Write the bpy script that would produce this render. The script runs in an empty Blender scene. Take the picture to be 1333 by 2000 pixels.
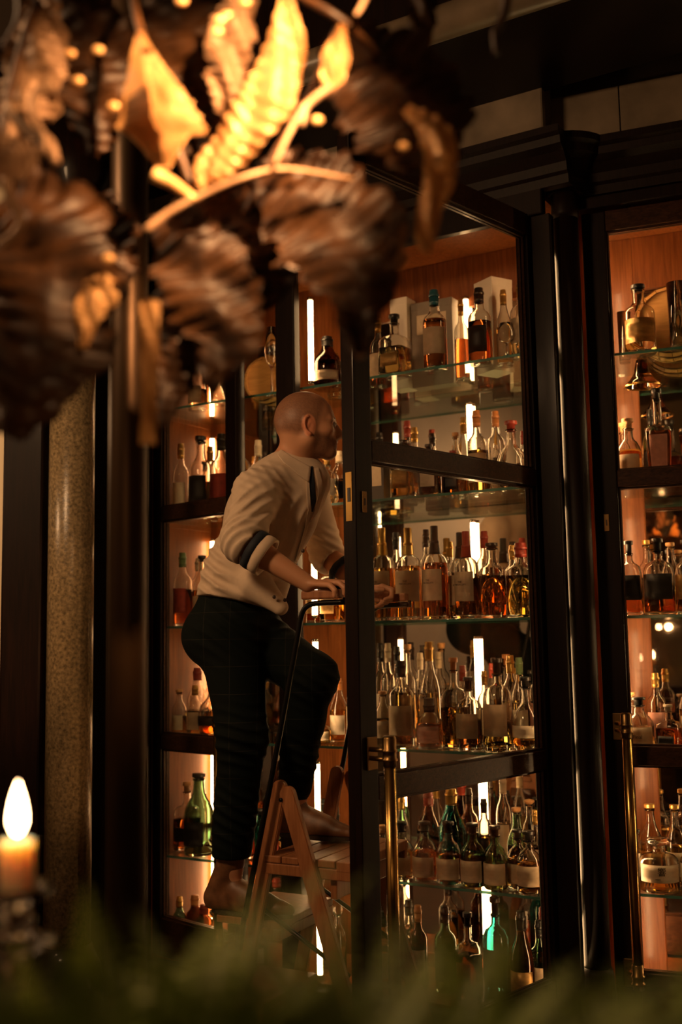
import bpy, bmesh, math, random
import numpy as np
from mathutils import Vector, Matrix
random.seed(7)
rng = np.random.RandomState(7)
SC = bpy.context.scene
COL = SC.collection
PI = math.pi

# ------------------------------------------------------------ camera
cam_d = bpy.data.cameras.new('camera'); cam = bpy.data.objects.new('camera', cam_d); COL.objects.link(cam)
cam_d.sensor_fit = 'VERTICAL'; cam_d.sensor_height = 36.0; cam_d.sensor_width = 24.0
cam_d.lens = 36.0*2100/2000
cam_d.clip_start = 0.05
_p = math.radians(6.556); _r = math.radians(1.02)
_f = Vector((0, math.cos(_p), math.sin(_p))); _rt = Vector((1, 0, 0)); _up = _rt.cross(_f)
_R = _rt*math.cos(_r) - _up*math.sin(_r); _U = _up*math.cos(_r) + _rt*math.sin(_r)
cam.matrix_world = Matrix(((_R.x, _U.x, -_f.x, 0), (_R.y, _U.y, -_f.y, 0), (_R.z, _U.z, -_f.z, 1.40), (0, 0, 0, 1)))
cam_d.dof.use_dof = True; cam_d.dof.focus_distance = 3.38; cam_d.dof.aperture_fstop = 2.0
cam_d.dof.aperture_blades = 0
SC.camera = cam

# ------------------------------------------------------------ world, exposure, lamps and fills
W = bpy.data.worlds.new('world'); SC.world = W; W.use_nodes = True
W.node_tree.nodes['Background'].inputs[0].default_value = (1.0, 0.55, 0.25, 1)
W.node_tree.nodes['Background'].inputs[1].default_value = 0.004
SC.view_settings.view_transform = 'Standard'; SC.view_settings.look = 'None'
SC.view_settings.exposure = 0.0; SC.view_settings.gamma = 1.0; SC.view_settings.use_curve_mapping = False
cy = SC.cycles
cy.use_denoising = True
cy.max_bounces = 14; cy.diffuse_bounces = 3; cy.glossy_bounces = 6; cy.transmission_bounces = 14; cy.transparent_max_bounces = 24
cy.sample_clamp_indirect = 3.0; cy.blur_glossy = 0.5
cy.use_adaptive_sampling = True; cy.adaptive_threshold = 0.03

def lamp(name, kind, loc, power, color, size=0.1, target=None, spot=60, blend=.5):
    d = bpy.data.lights.new(name, kind); o = bpy.data.objects.new(name, d); COL.objects.link(o)
    o.location = loc; d.energy = power; d.color = color
    if kind == 'AREA': d.shape = 'DISK'; d.size = size
    else: d.shadow_soft_size = size
    if kind == 'SPOT': d.spot_size = math.radians(spot); d.spot_blend = blend
    if target is not None:
        o.rotation_euler = (Vector(target)-Vector(loc)).to_track_quat('-Z', 'Y').to_euler()
    return o
WARM = (1.0, 0.50, 0.20)
WARM2 = (1.0, 0.58, 0.28)
lamp('spot_lamp', 'SPOT', (0.22, 0.66, 2.30), 330, WARM, .025, (-0.13, 1.22, 2.02), 38, 1.0)       # lamp that catches the dried leaves
lamp('room_fill', 'AREA', (-1.7, 1.3, 3.0), 33, WARM2, .5, (-0.3, 3.4, 1.4))        # unseen area fill added for the man, left of the lens
lamp('wall_fill', 'POINT', (-1.85, 3.3, 2.1), 13, WARM2, .08)       # unseen point fill added to brighten the pier plaster
lamp('candle_fill', 'POINT', (-.42, .62, 1.42), 2.6, WARM, .02)      # unseen fill added for the wax and ferns, no candle stands here
lamp('wall_fill', 'AREA', (-3.7, .3, 3.0), 22, (1.0, .68, .42), .5, (-4.9, .4, 2.0))   # added wash that brightens the plaster wall the mirrors show
lamp('wall_fill', 'AREA', (.5, -2.6, 3.0), 10, (1.0, .68, .42), .5, (.5, -3.4, 2.0))  # second added wash, on the unseen wall behind the camera

# ------------------------------------------------------------ materials
MAT = {}
def newmat(name):
    m = bpy.data.materials.new(name); m.use_nodes = True; MAT[name] = m
    return m, m.node_tree, m.node_tree.nodes['Principled BSDF']
def setp(b, **k):
    for n, v in k.items():
        n = n.replace('_', ' ')
        b.inputs[n].default_value = v if not isinstance(v, tuple) or len(v) == 4 or n == 'Subsurface Radius' else (*v, 1)
def plain(name, col, rough=.5, metal=0.0, noise=0.0, nscale=30.0, bump=0.0, **k):
    m, nt, b = newmat(name)
    setp(b, Base_Color=col, Roughness=rough, Metallic=metal, **k)
    if noise or bump:
        tc = nt.nodes.new('ShaderNodeTexCoord'); nz = nt.nodes.new('ShaderNodeTexNoise')
        nz.inputs['Scale'].default_value = nscale; nz.inputs['Detail'].default_value = 5
        nt.links.new(tc.outputs['Object'], nz.inputs['Vector'])
        if noise:
            r = nt.nodes.new('ShaderNodeValToRGB')
            r.color_ramp.elements[0].position = .3; r.color_ramp.elements[1].position = .7
            r.color_ramp.elements[0].color = (*[c*(1-noise) for c in col], 1)
            r.color_ramp.elements[1].color = (*[min(1, c*(1+noise)) for c in col], 1)
            nt.links.new(nz.outputs['Fac'], r.inputs[0]); nt.links.new(r.outputs[0], b.inputs['Base Color'])
        if bump:
            bp = nt.nodes.new('ShaderNodeBump'); bp.inputs['Strength'].default_value = bump; bp.inputs['Distance'].default_value = .004
            nt.links.new(nz.outputs['Fac'], bp.inputs['Height']); nt.links.new(bp.outputs[0], b.inputs['Normal'])
    return m
def wood(name, dark, light, rough=.35, scale=(3, 60, 60), coat=0.0, bump=.15):
    m, nt, b = newmat(name)
    tc = nt.nodes.new('ShaderNodeTexCoord'); mp = nt.nodes.new('ShaderNodeMapping'); mp.inputs['Scale'].default_value = scale
    nz = nt.nodes.new('ShaderNodeTexNoise'); nz.inputs['Scale'].default_value = 1.6; nz.inputs['Detail'].default_value = 7; nz.inputs['Distortion'].default_value = 1.2
    r = nt.nodes.new('ShaderNodeValToRGB'); r.color_ramp.elements[0].position = .32; r.color_ramp.elements[1].position = .72
    r.color_ramp.elements[0].color = (*dark, 1); r.color_ramp.elements[1].color = (*light, 1)
    nt.links.new(tc.outputs['Object'], mp.inputs[0]); nt.links.new(mp.outputs[0], nz.inputs['Vector'])
    nt.links.new(nz.outputs['Fac'], r.inputs[0]); nt.links.new(r.outputs[0], b.inputs['Base Color'])
    bp = nt.nodes.new('ShaderNodeBump'); bp.inputs['Strength'].default_value = bump; bp.inputs['Distance'].default_value = .001
    nt.links.new(nz.outputs['Fac'], bp.inputs['Height']); nt.links.new(bp.outputs[0], b.inputs['Normal'])
    setp(b, Roughness=rough, Coat_Weight=coat, Coat_Roughness=.12, Specular_IOR_Level=.13 if 'dark' in name else .22 if 'inner' in name else .5)
    return m
wood('dark_wood', (.0045, .0016, .001), (.012, .004, .0022), .45, (60, 60, 3), .12)
wood('dark_lacquer', (.007, .003, .002), (.014, .006, .004), .5, (60, 60, 3), 0)
wood('dark_wood_rail', (.022, .009, .005), (.06, .024, .012), .38, (3, 60, 60), .15, .4)
wood('inner_wood', (.14, .040, .009), (.26, .080, .020), .42, (40, 40, 2.5), .1)
wood('ladder_wood', (.24, .085, .03), (.40, .16, .062), .42, (30, 30, 4), .05)
wood('cask_wood', (.46, .22, .06), (.62, .32, .10), .45, (6, 40, 40))
plain('black_metal', (.012, .011, .010), .32, .6)
plain('brass', (.55, .33, .10), .24, 1.0)
plain('dark_brass', (.22, .13, .05), .35, 1.0)
plain('pole_bronze', (.055, .030, .014), .42, .7)
plain('chrome', (.7, .66, .6), .18, 1.0)
plain('plaster', (.50, .38, .25), .8, 0, .08, 6)
plain('cream_plaster', (.80, .66, .46), .8, 0, .05, 6)
plain('dark_plaster', (.10, .07, .05), .8, 0, .15, 5)
plain('marble', (.20, .15, .10), .35, 0, .30, 7)
plain('granite', (.22, .16, .085), .28, 0, .55, 90, .15)
plain('floor_wood', (.05, .025, .013), .4, 0, .3, 8)
plain('skin', (.56, .27, .145), .50, 0, 0, 60, .05, Subsurface_Weight=.1, Subsurface_Scale=1.0, Subsurface_Radius=(.010, .003, .0015))
plain('scalp', (.27, .12, .065), .42, 0, .15, 220, .10)
plain('stubble', (.38, .175, .095), .6, 0, .25, 260, .15)
plain('ear_skin', (.62, .24, .13), .5, 0, .05, 60, 0, Subsurface_Weight=.3, Subsurface_Scale=1.0, Subsurface_Radius=(.012, .003, .0015))
plain('eye_white', (.5, .42, .36), .3); plain('iris', (.03, .015, .01), .15)
plain('brow_hair', (.03, .015, .008), .7)
plain('shirt', (.62, .47, .34), .85, 0, .05, 40, .12)
plain('trouser', (.006, .009, .008), .85, Specular_IOR_Level=.12)
plain('navy', (.012, .016, .026), .75, 0, .2, 200)
plain('shoe', (.16, .068, .028), .48, 0, .3, 40, .1)
plain('shoe_sole', (.03, .016, .01), .6)
plain('button', (.05, .03, .02), .4)
plain('candle_wax', (.85, .62, .42), .5, 0, 0, 1, 0, Subsurface_Weight=1.0, Subsurface_Scale=1.0, Subsurface_Radius=(.05, .028, .015))
plain('fern_green', (.16, .22, .028), .5, 0, .3, 20)
plain('paper_cream', (.62, .47, .31), .7, 0, .10, 50); plain('paper_white', (.78, .66, .50), .7, 0, .08, 50)
plain('paper_black', (.018, .014, .012), .5, 0, .4, 80); plain('paper_pink', (.60, .30, .22), .7, 0, .15, 60)
plain('paper_red', (.40, .05, .03), .6, 0, .2, 50); plain('paper_gold', (.50, .30, .10), .4, .6, .3, 60)
plain('cap_black', (.012, .010, .009), .35); plain('cap_cork', (.55, .28, .11), .7, 0, .25, 150, .1)
plain('cap_red', (.24, .030, .018), .35); plain('cap_gold', (.62, .36, .10), .3, .8); plain('cap_teal', (.02, .10, .13), .3)
plain('cap_orange', (.52, .20, .06), .4); plain('cap_green', (.10, .16, .06), .4); plain('cap_white', (.58, .46, .32), .4)
plain('box_white', (.72, .62, .50), .5); plain('box_grey', (.22, .175, .13), .6, 0, .1, 20); plain('box_dark', (.05, .035, .025), .5)
plain('box_amber', (.36, .14, .03), .5, 0, .25, 30)
plain('ink', (.02, .015, .012), .6)
plain('counter', (.03, .016, .01), .3)
# skin tone follows a painted point attribute: shaved scalp, beard, ears
_nt = MAT['skin'].node_tree; _a = _nt.nodes.new('ShaderNodeAttribute'); _a.attribute_name = 'tone'; _nt.links.new(_a.outputs['Color'], _nt.nodes['Principled BSDF'].inputs['Base Color'])
# faint check woven into the trouser cloth
_nt = MAT['trouser'].node_tree; _b = _nt.nodes['Principled BSDF']; _tc = _nt.nodes.new('ShaderNodeTexCoord'); _mp = _nt.nodes.new('ShaderNodeMapping')
_mp.inputs['Rotation'].default_value = (math.radians(90), 0, 0); _br = _nt.nodes.new('ShaderNodeTexBrick'); _br.offset = 0; _br.squash = 1
for _k, _v in (('Scale', 1.0), ('Mortar Size', .0010), ('Brick Width', .085), ('Row Height', .085), ('Mortar Smooth', .3)): _br.inputs[_k].default_value = _v
_br.inputs['Color1'].default_value = (.004, .006, .005, 1); _br.inputs['Color2'].default_value = (.003, .006, .005, 1); _br.inputs['Mortar'].default_value = (.018, .017, .014, 1)
_nt.links.new(_tc.outputs['Object'], _mp.inputs[0]); _nt.links.new(_mp.outputs[0], _br.inputs['Vector']); _nt.links.new(_br.outputs['Color'], _b.inputs['Base Color'])
# dried leaf: crinkled gold-brown, a little translucent
def leafmat(name, c1, c2, rough):
    m, nt, b = newmat(name)
    tc = nt.nodes.new('ShaderNodeTexCoord'); nz = nt.nodes.new('ShaderNodeTexNoise'); nz.inputs['Scale'].default_value = 22; nz.inputs['Detail'].default_value = 6
    r = nt.nodes.new('ShaderNodeValToRGB'); r.color_ramp.elements[0].position = .35; r.color_ramp.elements[1].position = .65
    r.color_ramp.elements[0].color = (*c1, 1); r.color_ramp.elements[1].color = (*c2, 1)
    nt.links.new(tc.outputs['Object'], nz.inputs['Vector']); nt.links.new(nz.outputs['Fac'], r.inputs[0]); nt.links.new(r.outputs[0], b.inputs['Base Color'])
    bp = nt.nodes.new('ShaderNodeBump'); bp.inputs['Strength'].default_value = .6; bp.inputs['Distance'].default_value = .006
    nt.links.new(nz.outputs['Fac'], bp.inputs['Height']); nt.links.new(bp.outputs[0], b.inputs['Normal'])
    setp(b, Roughness=rough, Metallic=.25 if 'brown' not in name else 0.0)
    return m
leafmat('leaf_gold', (.48, .25, .085), (.74, .46, .20), .40)
leafmat('leaf_brown', (.022, .008, .0025), (.085, .034, .009), .5)
leafmat('leaf_pale', (.26, .15, .08), (.42, .26, .15), .5)
def emit(name, col, s):
    m = bpy.data.materials.new(name); m.use_nodes = True; nt = m.node_tree; nt.nodes.clear()
    e = nt.nodes.new('ShaderNodeEmission'); e.inputs[0].default_value = (*col, 1); e.inputs[1].default_value = s
    o = nt.nodes.new('ShaderNodeOutputMaterial'); nt.links.new(e.outputs[0], o.inputs[0]); MAT[name] = m
emit('tube_light', (1.0, .58, .25), 34.0)
emit('tube_light_bright', (1.0, .60, .27), 75.0)
emit('flame', (1.0, .58, .27), 42.0)
emit('bulb', (1.0, .62, .32), 8.0)
def glass(name, col, ior=1.45, rough=0.0):
    m, nt, b = newmat(name); setp(b, Base_Color=col, Roughness=rough, Transmission_Weight=1.0, IOR=ior)
glass('bottle_glass', (.985, .97, .93)); glass('green_glass', (.35, .55, .38)); glass('teal_glass', (.12, .55, .55)); glass('dark_glass', (.30, .14, .06))
glass('holder_glass', (.98, .96, .92))
glass('liq_amber', (1.0, .56, .14), 1.34); glass('liq_gold', (1.0, .72, .24), 1.34); glass('liq_red', (.78, .20, .05), 1.34)
glass('liq_brown', (.40, .14, .04), 1.34); glass('liq_pale', (1.0, .86, .55), 1.34); glass('liq_orange', (.95, .30, .06), 1.34)
def thin_glass(name, tint, refl):
    m = bpy.data.materials.new(name); m.use_nodes = True; nt = m.node_tree; nt.nodes.clear()
    t = nt.nodes.new('ShaderNodeBsdfTransparent'); t.inputs[0].default_value = (*tint, 1)
    g = nt.nodes.new('ShaderNodeBsdfGlossy'); g.inputs['Roughness'].default_value = .01
    fr = nt.nodes.new('ShaderNodeLayerWeight'); fr.inputs[0].default_value = .5     # facing output: 1 - cos
    pw = nt.nodes.new('ShaderNodeMath'); pw.operation = 'POWER'; pw.inputs[1].default_value = 4.0
    nt.links.new(fr.outputs['Facing'], pw.inputs[0])
    mu = nt.nodes.new('ShaderNodeMath'); mu.operation = 'MULTIPLY_ADD'; mu.inputs[1].default_value = .6*refl; mu.inputs[2].default_value = .035*refl
    mx = nt.nodes.new('ShaderNodeMixShader'); o = nt.nodes.new('ShaderNodeOutputMaterial')
    nt.links.new(pw.outputs[0], mu.inputs[0]); nt.links.new(mu.outputs[0], mx.inputs[0])
    nt.links.new(t.outputs[0], mx.inputs[1]); nt.links.new(g.outputs[0], mx.inputs[2]); nt.links.new(mx.outputs[0], o.inputs[0]); MAT[name] = m
thin_glass('pane_glass', (.97, .96, .94), .8)
thin_glass('shelf_glass', (.90, .97, .94), 1.0)
plain('shelf_edge', (.10, .27, .22), .12, 0, 0, 1, 0, Transmission_Weight=.5, IOR=1.45)
m_, nt_, b_ = newmat('mirror'); setp(b_, Base_Color=(.72, .68, .62), Metallic=1.0, Roughness=.02)

# ------------------------------------------------------------ mesh helpers
def link(name, bm, mat, parent=None, smooth=False, kind=None, loc=None):
    me = bpy.data.meshes.new(name)
    if isinstance(bm, bmesh.types.BMesh):
        bmesh.ops.recalc_face_normals(bm, faces=bm.faces); bm.to_mesh(me); bm.free()
    else:
        v, f = bm; me.from_pydata([tuple(map(float, a)) for a in v], [], [tuple(int(i) for i in a) for a in f]); me.update()
    me.materials.append(MAT[mat] if isinstance(mat, str) else mat)
    if smooth: me.polygons.foreach_set('use_smooth', [True]*len(me.polygons))
    o = bpy.data.objects.new(name, me); COL.objects.link(o)
    if parent is not None: o.parent = parent
    if kind: o['kind'] = kind
    if loc: o.location = loc
    return o
def tag(o, label, cat, group=None, kind=None):
    o['label'] = label; o['category'] = cat
    if group: o['group'] = group
    if kind: o['kind'] = kind
    return o
def thing(name, label, cat, loc=(0, 0, 0), rz=0, group=None):
    o = bpy.data.objects.new(name, None); COL.objects.link(o); o.location = loc; o.rotation_euler = (0, 0, rz); o.empty_display_size = .05
    return tag(o, label, cat, group)
def struct(name, bm, mat, parent=None, label=None, smooth=False):
    o = link(name, bm, mat, parent, smooth)
    if parent is None: o['kind'] = 'structure'
    if label: o['label'] = label
    return o
def obox(bm, o, ax, ay, az, x0, x1, y0, y1, z0, z1, bev=0.0):
    """box in a frame: origin o, axes ax, ay, az"""
    o = Vector(o); A = [Vector(a) for a in (ax, ay, az)]
    vs = [bm.verts.new(o + A[0]*x + A[1]*y + A[2]*z) for x in (x0, x1) for y in (y0, y1) for z in (z0, z1)]
    fs = [bm.faces.new([vs[i] for i in q]) for q in ((0, 1, 3, 2), (4, 6, 7, 5), (0, 4, 5, 1), (2, 3, 7, 6), (0, 2, 6, 4), (1, 5, 7, 3))]
    if bev > 0:
        es = list({e for f in fs for e in f.edges})
        bmesh.ops.bevel(bm, geom=es, offset=bev, segments=2, affect='EDGES', profile=.5)
    return bm
def box(x0, x1, y0, y1, z0, z1, bev=0.0):
    return obox(bmesh.new(), (0, 0, 0), (1, 0, 0), (0, 1, 0), (0, 0, 1), x0, x1, y0, y1, z0, z1, bev)
def tube(bm, pts, r, n=12, cap=True):
    pts = [Vector(p) for p in pts]; rs = r if isinstance(r, (list, tuple)) else [r]*len(pts)
    rings = []; prev = None
    for i, p in enumerate(pts):
        t = (pts[min(i+1, len(pts)-1)] - pts[max(i-1, 0)]).normalized()
        if prev is None:
            a = t.cross(Vector((0, 0, 1)) if abs(t.z) < .9 else Vector((1, 0, 0))).normalized()
        else:
            a = (prev - t*prev.dot(t)).normalized()
        prev = a; b = t.cross(a)
        rings.append([bm.verts.new(p + (a*math.cos(2*PI*k/n) + b*math.sin(2*PI*k/n))*rs[i]) for k in range(n)])
    for i in range(len(rings)-1):
        for k in range(n):
            bm.faces.new((rings[i][k], rings[i][(k+1) % n], rings[i+1][(k+1) % n], rings[i+1][k]))
    if cap:
        bm.faces.new(rings[0][::-1]); bm.faces.new(rings[-1])
    return bm
def smoothpath(pts, n=6):
    P = [Vector(p) for p in pts]; P = [P[0]*2-P[1]] + P + [P[-1]*2-P[-2]]; out = []
    for i in range(1, len(P)-2):
        for k in range(n):
            t = k/n; a, b, c, d = P[i-1:i+3]
            out.append(.5*((2*b) + (c-a)*t + (2*a-5*b+4*c-d)*t*t + (3*b-a-3*c+d)*t**3))
    out.append(P[-2]); return out
def lathe(bm, prof, n=24, e=None, closed=True, a0=0, a1=2*PI):
    """prof: list of (r, z); e: superellipse exponent for each ring (2 = round)"""
    full = abs(a1-a0-2*PI) < 1e-6; m = n if full else n+1; rings = []
    for i, (r, z) in enumerate(prof):
        ex = 2 if e is None else e[i]; ring = []
        if r < 1e-6: ring = [bm.verts.new((0, 0, z))]
        else:
            for k in range(m):
                t = a0 + (a1-a0)*k/n; c, s = math.cos(t), math.sin(t)
                q = r/((abs(c)**ex + abs(s)**ex)**(1/ex)); ring.append(bm.verts.new((q*c, q*s, z)))
        rings.append(ring)
    for i in range(len(rings)-1):
        A, B = rings[i], rings[i+1]
        for k in range(m if full else m-1):
            k2 = (k+1) % m
            if len(A) == 1 and len(B) == 1: continue
            if len(A) == 1: bm.faces.new((A[0], B[k2], B[k]))
            elif len(B) == 1: bm.faces.new((A[k], A[k2], B[0]))
            else: bm.faces.new((A[k], A[k2], B[k2], B[k]))
    return bm

# ------------------------------------------------------------ cabinet frames (s along the front, d into the cabinet, z up)
CA = Vector((-.805, 4.576, 0)); CU = Vector((.86124, -.50819, 0)); CN = Vector((.50819, .86124, 0))
RA = Vector((.967, 3.719, 0)); RU = Vector((.93272, -.36059, 0)); RN = Vector((.36059, .93272, 0))
ZV = Vector((0, 0, 1))
def mbox(s0, s1, d0, d1, z0, z1, bev=0.0, bm=None): return obox(bm or bmesh.new(), CA, CU, CN, ZV, s0, s1, d0, d1, z0, z1, bev)
def rbox(s0, s1, d0, d1, z0, z1, bev=0.0, bm=None): return obox(bm or bmesh.new(), RA, RU, RN, ZV, s0, s1, d0, d1, z0, z1, bev)
DEP = .42
SHELF = [2.388, 1.912, 1.452, .985, .515, .10]

# room shell
struct('floor', box(-5, 4, -3.5, 6.5, -.05, 0), 'floor_wood')
struct('ceiling', box(-5, 4, -3.5, 6.5, 3.95, 4.0), 'dark_plaster')
struct('wall_back', box(-5, 4, 6.4, 6.5, 0, 3.95), 'dark_plaster')
struct('wall_front', box(-5, 4, -3.5, -3.4, 0, 3.95), 'plaster')
struct('wall_left', box(-5, -4.9, -3.4, 6.4, 0, 3.95), 'plaster')
struct('wall_right', box(3.9, 4, -3.4, 6.4, 0, 3.95), 'plaster')

# ---- main cabinet: dark carcass, inner wood, mirrors
cab = thing('display_cabinet', 'tall built-in display cabinet of two bays with mirrored back and glass shelves', 'cabinet')
link('base', mbox(-.14, 1.76, -.03, DEP+.03, 0, .10), 'dark_wood', cab)
link('back_panel', mbox(-.04, 1.785, DEP+.012, DEP+.04, .10, 2.93), 'inner_wood', cab)
link('side_panel', mbox(-.03, -.002, .0, DEP+.01, .10, 2.93), 'inner_wood', cab)
link('side_panel', obox(bmesh.new(), (.806, 3.672, 0), RN, Vector((.93272, -.36059, 0)), ZV, 0, .42, 0, .014, .10, 2.93), 'inner_wood', cab)   # slants with the next cabinet
link('top_panel', mbox(-.03, 1.79, .0, DEP+.01, 2.93, 2.96), 'inner_wood', cab)
for s0, s1 in ((0, .10), (.50, .76), (1.68, 1.775)):
    link('back_stile', mbox(s0, s1, DEP-.02, DEP+.01, .10, 2.93, .003), 'inner_wood', cab)
for s0, s1 in ((.10, .50), (.76, 1.68)):
    link('mirror', mbox(s0, s1, DEP-.005, DEP+.005, .16, 2.72), 'mirror', cab)
    link('back_rail', mbox(s0, s1, DEP-.02, DEP+.01, 2.72, 2.93, .003), 'inner_wood', cab)
    link('back_rail', mbox(s0, s1, DEP-.02, DEP+.01, .10, .16, .003), 'inner_wood', cab)
link('post', mbox(.668, .758, -.045, .0, .10, 2.86, .006), 'dark_lacquer', cab)
link('jamb', mbox(1.752, 1.8215, -.03, .012, .10, 2.86, .003), 'dark_wood', cab)
link('post', mbox(-.05, -.004, -.03, .0, .10, 2.93, .004), 'dark_wood', cab)
link('header', mbox(-.06, 1.80, -.04, .0, 2.86, 3.0, .006), 'dark_wood', cab)
for z in SHELF[:5]:
    link('shelf', mbox(.004, 1.775, .02, DEP-.03, z-.010, z-.0005), 'shelf_glass', cab)
    link('shelf_edge', mbox(.004, 1.775, .0165, .0195, z-.010, z-.0005), 'shelf_edge', cab)
link('shelf', mbox(.004, 1.775, .02, DEP-.03, SHELF[5]-.0005, SHELF[5]+.012), 'inner_wood', cab)
# wooden battens that carry the shelves on the side
for z in SHELF[:5]:
    link('shelf_batten', mbox(-.001, .010, .03, DEP-.03, z-.03, z-.011), 'inner_wood', cab)
# light tubes, one length per compartment
def tube_light(root, p, z0, z1, mat='tube_light'):
    o = link('light_tube', tube(bmesh.new(), [(0, 0, z0), (0, 0, z1)], .0105, 12), mat, root, True, loc=p)
    c = link('end_cap', tube(bmesh.new(), [(0, 0, z0-.012), (0, 0, z0)], .0125, 12), 'chrome', o, True)
    c = link('end_cap', tube(bmesh.new(), [(0, 0, z1), (0, 0, z1+.012)], .0125, 12), 'chrome', o, True)
lv = [2.86] + SHELF
for (s, d) in ((.022, .385), (.775, .055), (1.308, .398), (1.772, .07)):  # last one is a hidden tube added as front light for the labels
    for i in range(6):
        zt = (2.75 if i == 0 else lv[i]-.075); zb = lv[i+1]+.03
        p = CA + CU*s + CN*d
        tube_light(cab, (p.x, p.y, 0), zb, zt)

# ---- pilasters, cornice, frieze, bulkhead
def pilaster(x, y, name, label):
    t = thing(name, label, 'pilaster', (x, y, 0))
    t['kind'] = 'structure'
    bm = bmesh.new(); lathe(bm, [(0, .30), (.045, .30), (.045, 2.86), (0, 2.86)], 32); link('shaft', bm, 'dark_lacquer', t, True)
    bm = bmesh.new(); lathe(bm, [(0, 0), (.060, 0), (.060, .22), (.055, .24), (.054, .28), (.047, .30), (0, .30)], 32); link('plinth', bm, 'dark_lacquer', t, True)
    bm = bmesh.new(); lathe(bm, [(0, 2.86), (.047, 2.86), (.050, 2.88), (.048, 2.90), (.048, 2.95), (0, 2.95)], 32); link('capital', bm, 'dark_lacquer', t, True)
    return t
pilaster(.820, 3.70, 'pilaster', 'round dark wood pilaster between the open door and the right cabinet')
pilaster(-.905, 4.635, 'pilaster', 'round dark wood pilaster beside the left end of the cabinet')
def molding(o, ax, ay, s0, s1, prof, name, mat):
    bm = bmesh.new(); o = Vector(o); R = []
    for s in (s0, s1): R.append([bm.verts.new(o + ax*s - ay*p[0] + ZV*p[1]) for p in prof])
    for k in range(len(prof)): bm.faces.new((R[0][k], R[0][(k+1) % len(prof)], R[1][(k+1) % len(prof)], R[1][k]))
    bm.faces.new(R[0][::-1]); bm.faces.new(R[1])
    return struct(name, bm, mat)
CPROF = [(.0, 2.95), (.04, 2.95), (.045, 2.98), (.055, 2.99), (.06, 3.02), (.085, 3.05), (.115, 3.065), (.12, 3.09), (.135, 3.10), (.135, 3.125), (.0, 3.125)]
molding(CA, CU, CN, -2.4, 1.90, CPROF, 'trim_1', 'dark_lacquer')
molding(RA, RU, RN, -.24, 1.6, CPROF, 'trim_2', 'dark_lacquer')
bm = bmesh.new(); lathe(bm, [(0, 2.95)] + [(p[0]+.03, p[1]) for p in CPROF[1:-1]] + [(0, 3.125)], 32)
o = struct('trim_3', bm, 'dark_lacquer', smooth=False); o.location = (.825, 3.715, 0)
# frieze of marble panels above the cornice: each panel its own piece
fr = bpy.data.objects.new('wall_frieze', None); COL.objects.link(fr); fr['kind'] = 'structure'
struct('frieze_backing', mbox(-2.4, 1.80, .03, .10, 3.10, 3.95), 'dark_plaster', fr); 
struct('frieze_backing', rbox(-.20, 1.6, .03, .10, 3.10, 3.95), 'dark_plaster', fr)
s = -2.4
while s < 1.82:
    struct('marble_panel', mbox(s+.002, min(s+.60, 1.80)-.002, .0, .03, 3.10, 3.36, .002), 'marble', fr); s += .60
s = -.20
for w in (.27, .60, .60):
    struct('marble_panel', rbox(s+.002, s+w-.002, .0, .03, 3.10, 3.36, .002), 'marble', fr); s += w
# bulkhead that projects over the cabinet, with a rounded pale nosing
def bulk(o, ax, ay, s0, s1, i):
    bm = bmesh.new(); obox(bm, o, ax, ay, ZV, s0, s1, -.52, .03, 3.34, 3.94)
    struct('bulkhead', bm, 'dark_wood')
    bm = bmesh.new(); a = Vector(o) + ax*s0 - ay*.52 + ZV*3.37; b = Vector(o) + ax*s1 - ay*.52 + ZV*3.37
    tube(bm, [a, b], .055, 20); struct('trim_%d' % i, bm, 'marble', smooth=True)
bulk(CA, CU, CN, -2.4, 3.4, 4)

# ---- right cabinet
rc = thing('display_cabinet', 'display cabinet at the right edge with its glass door shut', 'cabinet')
link('base', rbox(-.07, 1.2, -.03, DEP+.03, 0, .10), 'dark_wood', rc)
link('back_panel', rbox(-.105, 1.2, DEP+.012, DEP+.04, .10, 2.93), 'inner_wood', rc)
link('side_panel', rbox(-.105, -.090, .06, DEP+.01, .10, 2.93), 'inner_wood', rc)
link('side_panel', rbox(1.17, 1.2, .025, DEP+.01, .10, 2.93), 'inner_wood', rc)
link('top_panel', rbox(-.09, 1.2, .055, DEP+.01, 2.93, 2.96), 'inner_wood', rc)
for s0, s1 in ((-.088, .05), (1.06, 1.17)):
    link('back_stile', rbox(s0, s1, DEP-.02, DEP+.01, .10, 2.93, .003), 'inner_wood', rc)
link('mirror', rbox(.05, 1.06, DEP-.005, DEP+.005, .16, 2.72), 'mirror', rc)
link('back_rail', rbox(.05, 1.06, DEP-.02, DEP+.01, 2.72, 2.93, .003), 'inner_wood', rc)
link('back_rail', rbox(.05, 1.06, DEP-.02, DEP+.01, .10, .16, .003), 'inner_wood', rc)
link('header', rbox(-.09, 1.2, -.03, .05, 2.905, 2.95, .004), 'dark_wood', rc)
for z in SHELF[:5]:
    link('shelf', rbox(-.088, 1.165, .056, DEP-.03, z-.010, z-.0005), 'shelf_glass', rc)
    link('shelf_edge', rbox(-.088, 1.165, .0525, .0555, z-.010, z-.0005), 'shelf_edge', rc)
link('shelf', rbox(-.088, 1.165, .056, DEP-.03, SHELF[5]-.0005, SHELF[5]+.012), 'inner_wood', rc)
for (s, d) in ((-.040, .10), (.62, .398)):
    for i in range(6):
        zt = (2.80 if i == 0 else lv[i]-.06); zb = lv[i+1]+.03
        p = RA + RU*s + RN*d
        tube_light(rc, (p.x, p.y, 0), zb, zt, 'tube_light_bright')

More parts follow.
